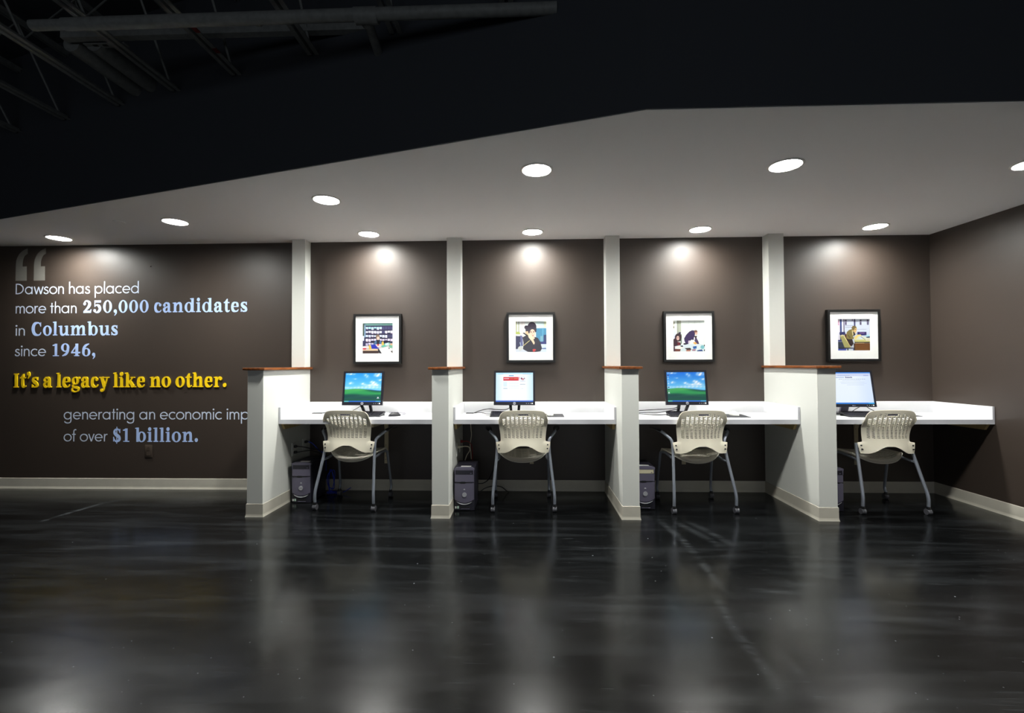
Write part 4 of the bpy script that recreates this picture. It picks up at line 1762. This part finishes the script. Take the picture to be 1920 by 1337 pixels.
t = thing('wall_lettering', 'lowest wall lettering, reads of over $1 billion', 'lettering', (-4.640, YB, .470), 0, TXT)
text_line(t, 'of over', sans, M_TXT_PALE, -4.640, -4.192, .470, .0745, VT)
text_line(t, '$1 billion.', serif, M_TXT_BLUE, -4.137, -3.260, .466, .1, VT)
t = thing('quotation_mark', 'big dark grey opening quotation mark above the wall lettering', 'lettering', (-5.167, YB, 2.088))
for off in (0.0, .191):
    out = [(0, 0)] + [(p[0], p[1]) for p in catmull([(0, .158), (.008, .215), (.035, .27), (.078, .308), (.122, .328)], 5)] + \
          [(p[0], p[1]) for p in catmull([(.123, .273), (.092, .250), (.074, .20), (.071, .144)], 5)] + [(.115, .144), (.117, 0)]
    bm = NB()
    add_prism(bm, [(a + off, b) for a, b in out], lambda a, b, d: (a, d, b), -VT - .0004, -.0004)
    obj('comma_shape', bm, M_TXT_GREY, t, flat=True)

# brown painted wall plate below the lettering
t = thing('wall_outlet', 'brown painted outlet plate on the wall under the lowest lettering', 'outlet', (-3.7645, YB, .374))
obj('plate', add_box(NB(), -.038, -.006, -.062, .038, -.0005, .062, .003), M_PLATE_BROWN, t)
bm = NB()
for z in (-.026, .026):
    add_box(bm, -.017, -.0075, z - .018, .017, -.006, z + .018, .001, 1)
obj('sockets', bm, M_PLATE_BROWN, t)

# ------------------------------------------------------------------ monitors, keyboards, mice
S1 = (screen_hill(1.2), icons(False, True), 110, 88)
S3 = (screen_hill(0.95), icons(True, False), 110, 88)
S2 = (page_bg, page_banner(), 40, 32)
S4 = (page_bg_form, page_form(), 20, 16)
monitor(-1.502, 4.165, 'black monitor with a green hill on screen, on the first desk beside a black mouse', S1)
monitor(-0.114, 4.165, 'black monitor showing a white page with a red banner', S2)
monitor(1.425, 4.165, 'black monitor with a green hill on screen and icons, on the third desk', S3)
monitor(2.872, 4.165, 'thin bezel monitor showing a pale form, half hidden by the last half wall', S4, 'slim', .385, .322, tilt=10.0)


def make_keyboard(loc, rz, label):
    t = thing('keyboard', label, 'keyboard', loc, rz, 'black keyboards on the desks')
    w, d = .45, .165
    bm = NB()
    add_prism(bm, [(0, 0), (0, .011), (d, .036), (d, .016), (d - .02, .016), (d - .02, 0), (d - .03, 0), (d - .03, .012), (.02, 0)], lambda a, b, c: (c, a, b), -w / 2, w / 2)
    obj('body', bm, M_KEY, t, flat=True)

    def keys(x0, x1, y0, y1, nx, ny, name):
        bm = NB()
        px, py = (x1 - x0) / nx, (y1 - y0) / ny
        for j in range(ny):
            for i in range(nx):
                a, b = x0 + i * px + .0012, y0 + j * py + .0012
                zt = .0115 + .025 * b / d
                add_box(bm, a, b, zt - .002, a + px - .0024, b + py - .0024, zt + .0075)
        obj(name, bm, M_KEYTOP, t, flat=True)
    keys(-.215, .07, .018, .118, 15, 5, 'letter_keys')
    keys(-.215, .07, .130, .152, 13, 1, 'function_keys')
    keys(.082, .138, .018, .118, 3, 5, 'arrow_keys')
    keys(.15, .216, .018, .118, 4, 5, 'number_keys')
    return t


kb = make_keyboard((-1.545, 4.068, ZT), math.radians(0), 'black keyboard on the first desk, behind the leftmost chair')
copy_tree(kb, (-.105, 4.062, ZT), 0, 'black keyboard in front of the monitor with the red banner')
copy_tree(kb, (1.478, 4.046, ZT), math.radians(-3), 'black keyboard on the third desk, with cables trailing to its left')
copy_tree(kb, (3.005, 4.030, ZT), math.radians(-3), 'black keyboard on the desk by the right wall')


def mouse(loc, rz, m, label, wheel):
    t = thing('computer_mouse', label, 'mouse', loc, rz, 'mice on the desks')
    bm = NB()
    add_ball(bm, (0, 0, .002), .031, .056, .034, 18)
    bmesh.ops.bisect_plane(bm, geom=bm.verts[:] + bm.edges[:] + bm.faces[:], plane_co=(0, 0, .0005), plane_no=(0, 0, -1), clear_outer=True)
    bmesh.ops.holes_fill(bm, edges=[e for e in bm.edges if len(e.link_faces) == 1])
    obj('shell', bm, m, t)
    bm = NB()
    add_cyl(bm, (0, .026, .028), .009, .006, 'X', 14)
    obj('scroll_wheel', bm, wheel, t)
    return t


mouse((-1.205, 4.140, ZT), -1.15, M_KEY, 'black mouse on the white worktop of the first desk', M_PCFRONT)
mouse((.208, 4.17, ZT + .004), 0, M_WHITEPL, 'white mouse on a black mat beside the red banner screen', M_WHITEPL)
mouse((1.85, 4.17, ZT + .004), .2, M_WHITEPL, 'white mouse on a black mat on the third desk', M_WHITEPL)


def pad(poly, label):
    bm = NB()
    add_prism(bm, poly, lambda a, b, d: (a, b, d), ZT, ZT + .004)
    o = obj('mouse_pad', bm, M_KEY, None, flat=True)
    return tag(o, label, 'mouse mat', 'black mouse mats')


pad([(.10, 4.062), (.327, 4.065), (.332, 4.30), (.12, 4.30)], 'black mouse mat on the second desk under a white mouse')
pad([(1.715, 4.03), (1.928, 4.024), (1.955, 4.27), (1.745, 4.28)], 'black mouse mat on the third desk under a white mouse')
pad([(3.30, 4.10), (3.43, 4.10), (3.44, 4.26), (3.31, 4.26)], 'black mouse mat on the desk by the right wall, behind the chair')


def cord(name, label, cat, pts, r, m, group=None, smooth=8):
    o = obj(name, add_tube(NB(), pts, r, 8, smooth), m)
    return tag(o, label, cat, group)


def grommet(x, y, w, label):
    o = obj('cable_grommet', add_box(NB(), x - w / 2, y - .022, ZT, x + w / 2, y + .022, ZT + .006, .002), M_CORD_BLACK)
    return tag(o, label, 'cable cover', 'black cable covers on the worktops')


grommet(-2.02, 4.37, .10, 'flat black cable cover on the first desk, left of the leftmost chair')
grommet(-.545, 4.37, .075, 'flat black cable cover on the second desk near the half wall')
g1 = 'black cables on the worktops'
cord('monitor_cable', 'black cable from the cover on the first desk towards the green hill monitor', 'cable',
     [(-1.965, 4.37, ZT + .005), (-1.85, 4.36, ZT + .022), (-1.72, 4.33, ZT + .012), (-1.62, 4.29, ZT + .05), (-1.55, 4.225, ZT + .085)], .0035, M_CORD_BLACK, g1)
cord('monitor_cable', 'upper black cable looping from the cover to the red banner monitor', 'cable',
     [(-.505, 4.37, ZT + .005), (-.44, 4.36, ZT + .03), (-.36, 4.35, ZT + .045), (-.29, 4.33, ZT + .04), (-.20, 4.28, ZT + .045), (-.15, 4.22, ZT + .075)], .0038, M_CORD_BLACK, g1)
cord('keyboard_cable', 'thin lower black cable from the cover to the second keyboard', 'cable',
     [(-.505, 4.37, ZT + .004), (-.44, 4.34, ZT + .012), (-.38, 4.28, ZT + .006), (-.30, 4.25, ZT + .008), (-.22, 4.225, ZT + .012)], .003, M_CORD_BLACK, g1)
cord('monitor_cable', 'topmost black cable from the half wall to the third monitor', 'cable',
     [(.905, 4.36, ZT + .010), (1.05, 4.35, ZT + .028), (1.2, 4.31, ZT + .042), (1.33, 4.26, ZT + .055), (1.385, 4.215, ZT + .08)], .0034, M_CORD_BLACK, g1)
cord('monitor_cable', 'middle black cable sagging from the half wall to the third monitor', 'cable',
     [(.905, 4.35, ZT + .005), (1.1, 4.33, ZT + .010), (1.2, 4.30, ZT + .012), (1.30, 4.26, ZT + .035), (1.39, 4.215, ZT + .06)], .0034, M_CORD_BLACK, g1)
cord('keyboard_cable', 'thin black cable lying on the third desk up to the keyboard', 'cable',
     [(.905, 4.34, ZT + .004), (1.05, 4.29, ZT + .004), (1.15, 4.22, ZT + .004), (1.27, 4.24, ZT + .004), (1.36, 4.215, ZT + .012)], .003, M_CORD_BLACK, g1)
cord('monitor_cable', 'thin black cable arching behind the stand of the slim monitor', 'cable',
     [(2.96, 4.32, ZT + .004), (3.02, 4.31, ZT + .05), (3.07, 4.29, ZT + .075), (3.12, 4.27, ZT + .045), (3.19, 4.24, ZT + .004)], .003, M_CORD_BLACK, g1)
cord('keyboard_cable', 'black cable beside the half wall on the desk by the right wall', 'cable',
     [(2.43, 4.40, ZT + .004), (2.6, 4.33, ZT + .008), (2.74, 4.26, ZT + .004), (2.84, 4.205, ZT + .012)], .004, M_CORD_BLACK, g1)
cord('mouse_cable', 'thin grey cable from the black mouse on the first desk', 'cable',
     [(-1.228, 4.185, ZT + .006), (-1.20, 4.23, ZT + .004), (-1.15, 4.28, ZT + .004), (-1.17, 4.36, ZT + .004), (-1.26, 4.41, ZT + .004), (-1.34, 4.425, ZT + .004)], .0025, M_PCFRONT, g1)


# ------------------------------------------------------------------ computer towers
def make_tower(loc, label):
    t = thing('computer_tower', label, 'computer', loc, 0, 'dark grey computer towers under the desks')
    w, h, d = .178, .362, .31
    bm = NB()
    add_box(bm, -w / 2 + .003, .018, .006, w / 2 - .003, d, h - .006, .004)
    obj('case', bm, M_PCDARK, t)
    bm = NB()
    for x in (-.06, .06):
        for y in (.04, d - .04):
            add_box(bm, x - .012, y - .012, 0, x + .012, y + .012, .008)
    obj('feet', bm, M_CORD_BLACK, t, flat=True)
    # front bezel slightly bowed, with a curved lower lip
    bm = NB()
    NX = 14

    def yf(x):
        return .006 * (x / (w / 2)) ** 2

    def zlip(x):
        return .066 + .034 * (x / (w / 2)) ** 2
    bands = [('M', .288, .338), ('M', .236, .288)]

    def panel(z0f, z1f, y_off, x0=-w / 2 + .004, x1=w / 2 - .004, thick=.02):
        bm = NB()
        A = []
        for i in range(NX + 1):
            x = x0 + (x1 - x0) * i / NX
            z0, z1 = z0f(x) if callable(z0f) else z0f, z1f(x) if callable(z1f) else z1f
            y = yf(x) + y_off
            A.append([bm.verts.new(p) for p in ((x, y, z0), (x, y, z1), (x, y_off + thick, z1), (x, y_off + thick, z0))])
        for a, b in zip(A, A[1:]):
            for k in range(4):
                bm.faces.new((a[k], b[k], b[(k + 1) % 4], a[(k + 1) % 4]))
        bm.faces.new(A[0])
        bm.faces.new(A[-1][::-1])
        return bm
    obj('front_frame', panel(.004, h - .008, .004), M_PCDARK, t)
    fp = obj('front_panel', panel(zlip, .232, -.001, -w / 2 + .008, w / 2 - .008), M_PCFRONT, t)
    obj('bay_panel', panel(.240, .300, -.001, -w / 2 + .008, w / 2 - .008), M_PCFRONT, t)
    bm = panel(.303, .337, .000, -w / 2 + .014, w / 2 - .014)
    dv = obj('disc_drive', bm, M_PCDARK, t)
    bm = NB()
    add_box(bm, .05, -.001, .309, .062, .002, .315, .001, 1)
    obj('eject_button', bm, M_PCFRONT, dv)
    bm = panel(.337, lambda x: .360 - .010 * (x / (w / 2)) ** 4, -.002, -w / 2 + .003, w / 2 - .003, .035)
    tb = obj('top_bezel', bm, M_PCFRONT, t)
    for xx in (-1, 1):
        obj('side_trim', add_box(NB(), xx * (w / 2 - .011) - .003, .000, .303, xx * (w / 2 - .011) + .003, .01, .337), M_PCFRONT, tb, flat=True)
    # handle slot
    bm = NB()
    prof = [(-.07, .236), (-.03, .237), (-.015, .243), (.015, .243), (.03, .237), (.07, .236), (.03, .232), (.015, .226), (-.015, .226), (-.03, .232)]
    add_prism(bm, [(a - .012, b) for a, b in prof], lambda a, b, c: (a, c, b), -.0022, .006)
    obj('floppy_slot', bm, M_CORD_BLACK, t, flat=True)
    bm = NB()
    add_cyl(bm, (.002, -.003, .135), .0185, .008, 'Y', 28)
    bmesh.ops.bevel(bm, geom=[e for e in bm.edges if len(e.link_faces) == 2 and e.calc_face_angle(0) > 1.0], offset=.003, segments=2, affect='EDGES')
    pb = obj('round_badge', bm, M_PCSILVER, fp)
    bm = NB()
    for k in range(4):
        add_box(bm, -.010 + k * .006, -.0076, .132, -.010 + k * .006 + .0042, -.007, .139)
    obj('badge_letters', bm, M_PCFRONT, pb)
    bm = NB()
    add_ball(bm, (.001, -.001, .178), .008, .004, .006, 12)
    obj('power_button', bm, M_PCSILVER, fp)
    # silver crescent below the panel
    pts = []
    for i in range(17):
        x = -.066 + .132 * i / 16
        pts.append((x, yf(x) - .0005, zlip(x) - .013 + .004 * (x / .066) ** 2))
    rr = [.0012 + .0038 * (1 - ((i - 8) / 8) ** 2) for i in range(17)]
    obj('silver_crescent', add_tube(NB(), pts, rr, 8), M_PCSILVER, t)
    bm = NB()
    add_box(bm, -.03, .001, .018, .045, .006, .034, .002)
    pl = obj('port_door', bm, M_CORD_BLACK, t)
    obj('port_lip', add_box(NB(), -.028, -.001, .014, .043, .005, .019, .001, 1), M_PCFRONT, pl)
    s_ = obj('sticker', add_box(NB(), -.078, .0045, .018, -.066, .006, .036), M_STICKER, t, flat=True)
    s_ = obj('sticker', add_box(NB(), -.060, .0025, .018, -.046, .006, .038), M_STICKER_G, t, flat=True)
    s_ = obj('asset_label', add_box(NB(), -.035, .055, h - .0062, .05, .085, h - .0052), M_STICKER, t, flat=True)
    s_['label'] = 'white paper label on the lid'
    return t


tw = make_tower((-2.007, 4.018, 0), 'dark grey computer tower under the first desk beside the black plugs')
copy_tree(tw, (-.529, 3.838, 0), 0, 'dark grey computer tower with a cream cord rising behind it')
t3 = copy_tree(tw, (.986, 3.898, 0), 0, 'dark grey computer tower with a cream disc drive, half hidden by a half wall')
for ch in t3.children:
    if ch.name.startswith('disc_drive'):
        ch.data = ch.data.copy()
        ch.data.materials[0] = mat('cream_drive_plastic', srgb(206, 198, 170), 0.4)
        ch['label'] = 'cream disc drive front'

copy_tree(tw, (2.519, 3.876, 0), 0, 'dark grey computer tower almost hidden behind the last half wall')


# ------------------------------------------------------------------ outlets and cords under the desks
def outlet(xf, y, z, label):
    t = thing('wall_outlet', label, 'outlet', (xf, y, z), 0, 'white outlet plates inside the desk bays')
    obj('plate', add_box(NB(), .0005, -.036, -.060, .006, .036, .060, .002), M_WHITEPL, t)
    bm = NB()
    for zz in (-.026, .026):
        add_box(bm, .006, -.016, zz - .017, .0075, .016, zz + .017, .001, 1)
    obj('sockets', bm, M_WHITEPL, t)
    return t


XA, XB = HALF[0][1], HALF[1][1]
outlet(XA, 4.135, .455, 'white outlet plate with two black plugs, under the first desk')
outlet(XA, 4.335, .46, 'white outlet plate closest to the back wall under the first desk')
outlet(XB, 4.08, .470, 'white outlet plate nearer the viewer under the second desk')
outlet(XB, 4.25, .474, 'white outlet plate closest to the back wall under the second desk')


def plug_cord(x, y, z, pts, m, label, group):
    t = thing('power_cord', label, 'power cord', (x, y, z), 0, group)
    bm = NB()
    add_box(bm, .0078, -.013, -.012, .030, .013, .012, .004)
    add_cyl(bm, (.036, 0, 0), .008, .016, 'X', 12, .005)
    obj('plug', bm, M_CORD_BLACK if m == M_CORD_BLUE else m, t)
    obj('cable', add_tube(NB(), [(a - x, b - y, c - z) for a, b, c in pts], .0042, 8, 8), m, t)
    return t


g2 = 'power cords under the desks'
plug_cord(XA, 4.135, .481, [(XA + .04, 4.135, .481), (-2.06, 4.17, .47), (-2.01, 4.24, .44), (-1.975, 4.33, .40), (-1.96, 4.35, .2)], M_CORD_BLACK,
          'black power cord in the upper socket under the first desk', g2)
plug_cord(XA, 4.135, .429, [(XA + .04, 4.135, .429), (-2.06, 4.18, .43), (-2.01, 4.25, .42), (-1.98, 4.35, .36), (-1.97, 4.36, .2)], M_CORD_BLACK,
          'black power cord in the lower socket under the first desk', g2)
plug_cord(XA, 4.335, .49, [(XA + .04, 4.335, .49), (-2.06, 4.35, .47), (-2.01, 4.38, .40), (-1.96, 4.40, .35), (-1.95, 4.40, .2)], M_CORD_BLUE,
          'blue cord from the outlet nearest the back wall, first desk', g2)
plug_cord(XB, 4.08, .49, [(XB + .04, 4.08, .49), (-.555, 4.10, .492), (-.525, 4.13, .478), (-.525, 4.17, .44), (-.555, 4.19, .39), (-.575, 4.19, .33)], M_CORD_WHITE,
          'cream power cord in the outlet under the second desk', g2)
plug_cord(XB, 4.25, .51, [(XB + .04, 4.25, .51), (-.56, 4.26, .51), (-.525, 4.28, .48), (-.515, 4.30, .42), (-.515, 4.31, .3)], M_CORD_RED,
          'dark red cord from the outlet nearest the back wall, second desk', g2)
cord('hanging_cable', 'cream cable hanging from the second desk down to the tower', 'cable',
     [(-.535, 4.30, ZB), (-.528, 4.30, .62), (-.524, 4.30, .56), (-.536, 4.30, .47), (-.53, 4.30, .40), (-.523, 4.28, .34)], .0035, M_CORD_WHITE)
# blue coil behind the first tower
coil = []
for k in range(46):
    a = k * 2 * PI / 12
    rr = .05 + .012 * math.sin(k * 1.7)
    coil.append((-1.855 + .030 * math.cos(a) + .003 * math.sin(k), 4.30 + .02 * math.sin(k * .8), .135 + (.095 + .012 * math.sin(k * 1.3)) * math.sin(a)))
coil += [(-1.84, 4.29, .03), (-1.80, 4.29, .012), (-1.74, 4.32, .02), (-1.69, 4.36, .05)]
cord('network_cable', 'bundle of bright blue cable coiled behind the leftmost chair', 'cable', coil, .0032, M_CORD_BLUE, smooth=4)
fl = []
for k in range(26):
    a = k * 2 * PI / 12
    fl.append((-1.858 + (.045 + .004 * math.sin(k)) * math.cos(a), 4.315 + .030 * math.sin(a), .006 + .0009 * k))
cord('network_cable', 'blue cable loops lying flat on the floor below the coil', 'cable', fl, .0032, M_CORD_BLUE, smooth=4)
cord('floor_cable', 'black cable lifting off the back of the second tower', 'cable',
     [(-.44, 4.14, .15), (-.40, 4.18, .145), (-.36, 4.26, .16), (-.33, 4.36, .21), (-.315, 4.43, .24)], .0045, M_CORD_BLACK)
cord('floor_cable', 'black cable looping across the floor beside the second tower', 'cable',
     [(-.44, 4.13, .06), (-.40, 4.18, .09), (-.33, 4.24, .10), (-.25, 4.32, .075), (-.20, 4.38, .02), (-.18, 4.40, .005)], .004, M_CORD_BLACK)

# ------------------------------------------------------------------ overhead joists, pipes


def fascia_y(x):
    return P0[1] + SL * (x - P0[0]) if x < P0[0] else 2.198


def joist(x, label, y_near=-6.4):
    yb = fascia_y(x) - .016
    t = thing('steel_joist', label, 'joist', (x, yb, 3.12), 0, 'black steel roof joists')
    L_ = yb - y_near
    for s in (-1, 1):
        bm = NB()
        add_prism(bm, [(s * .010, 0), (s * .036, 0), (s * .036, .005), (s * .014, .005), (s * .014, .03), (s * .010, .03)],
                  lambda a, b, d: (a, d, b), -L_, 0)
        obj('bottom_chord', bm, M_STEEL_BLACK, t, flat=True)
        bm = NB()
        add_prism(bm, [(s * .010, .52), (s * .036, .52), (s * .036, .515), (s * .014, .515), (s * .014, .49), (s * .010, .49)],
                  lambda a, b, d: (a, d, b), -L_, 0)
        obj('top_chord', bm, M_STEEL_BLACK, t, flat=True)
    pts = []
    n = int(L_ / .30)
    for k in range(n + 1):
        pts.append((0, -k * .30 - .05, .02 if k % 2 == 0 else .50))
    obj('web_rod', add_tube(NB(), pts, .008, 6), M_STEEL_BLACK, t, flat=True)
    return t


JN = ['black roof joist farthest left, cut off by the photo edge', 'black roof joist second from the left edge of the photo',
      'black roof joist just left of the two thick round pipes', 'black roof joist just right of the two thick round pipes',
      'black roof joist with small reddish marks', 'black roof joist left of the pipe with a tee fitting',
      'black roof joist right of the tee fitting', 'black roof joist farthest right, near the end of the long pipe']
for x, lb in zip((-4.12, -3.54, -2.952, -2.418, -1.89, -1.298, -.742, -.10), JN):
    j = joist(x, lb)
    if x == -1.89:
        for yy in (2.50, 2.67):
            m_ = obj('red_mark', add_box(NB(), .012, yy - j.location.y - .02, -.001, .037, yy - j.location.y + .02, .006), M_CORD_RED, j, flat=True)
            m_['label'] = 'reddish paint mark'

t = thing('sprinkler_pipe', 'long black pipe running below the joists with a tee fitting', 'pipe', (-2.6, 2.335, 3.045), 0)
bm = NB()
add_tube(bm, [(-.04, 0, 0), (.16, 0, 0)], .026, 18)
add_tube(bm, [(.14, 0, 0), (2.76, fascia_y(.16) - 2.335 - .0, 0)], .031, 18)
obj('pipe_run', bm, M_STEEL_BLACK, t)
bm = NB()
add_tube(bm, [(1.71, 0, 0), (1.83, 0, 0)], .040, 18)
add_tube(bm, [(1.765, 0, 0), (1.762, .05, 0)], .036, 16)
obj('tee_fitting', bm, M_STEEL_BLACK, t)
obj('branch_pipe', add_tube(NB(), [(1.765, .03, 0), (1.74, .29, 0)], .025, 16), M_STEEL_BLACK, t)
bm = NB()
add_tube(bm, [(1.18, 0, 0), (1.20, 0, 0)], .0335, 18)
obj('coupling', bm, M_STEEL_BLACK, t)

t = thing('strut_channel', 'flat black channel running just behind the long pipe, above the joist bottoms', 'channel', (-2.80, 2.655, 3.20), 0)
bm = NB()
add_prism(bm, [(-.022, 0), (.022, 0), (.022, .04), (.016, .04), (.016, .006), (-.016, .006), (-.016, .04), (-.022, .04)],
          lambda a, b, d: (d, a, b), 0, 1.93)
obj('channel', bm, M_STEEL_BLACK, t, flat=True)
bm = NB()
add_box(bm, .10, .02, -.012, .36, .06, -.008)
pl = obj('slotted_plate', bm, M_STEEL_BLACK, t, flat=True)
bm = NB()
for k in range(3):
    add_box(bm, .15 + k * .06, .03, -.0135, .18 + k * .06, .045, -.012)
obj('plate_slots', bm, M_HOLE, pl, flat=True)
for x, lb in ((-2.80, 'left one of two thick round black pipes ending at the bulkhead'),
              (-2.655, 'right one of two thick round black pipes ending at the bulkhead')):
    o = obj('drain_pipe', add_tube(NB(), [(x, 2.70, 3.21), (x, fascia_y(x) - .012, 3.21)], .05, 20), M_STEEL_BLACK)
    tag(o, lb, 'pipe', 'thick round pipes above the joists')
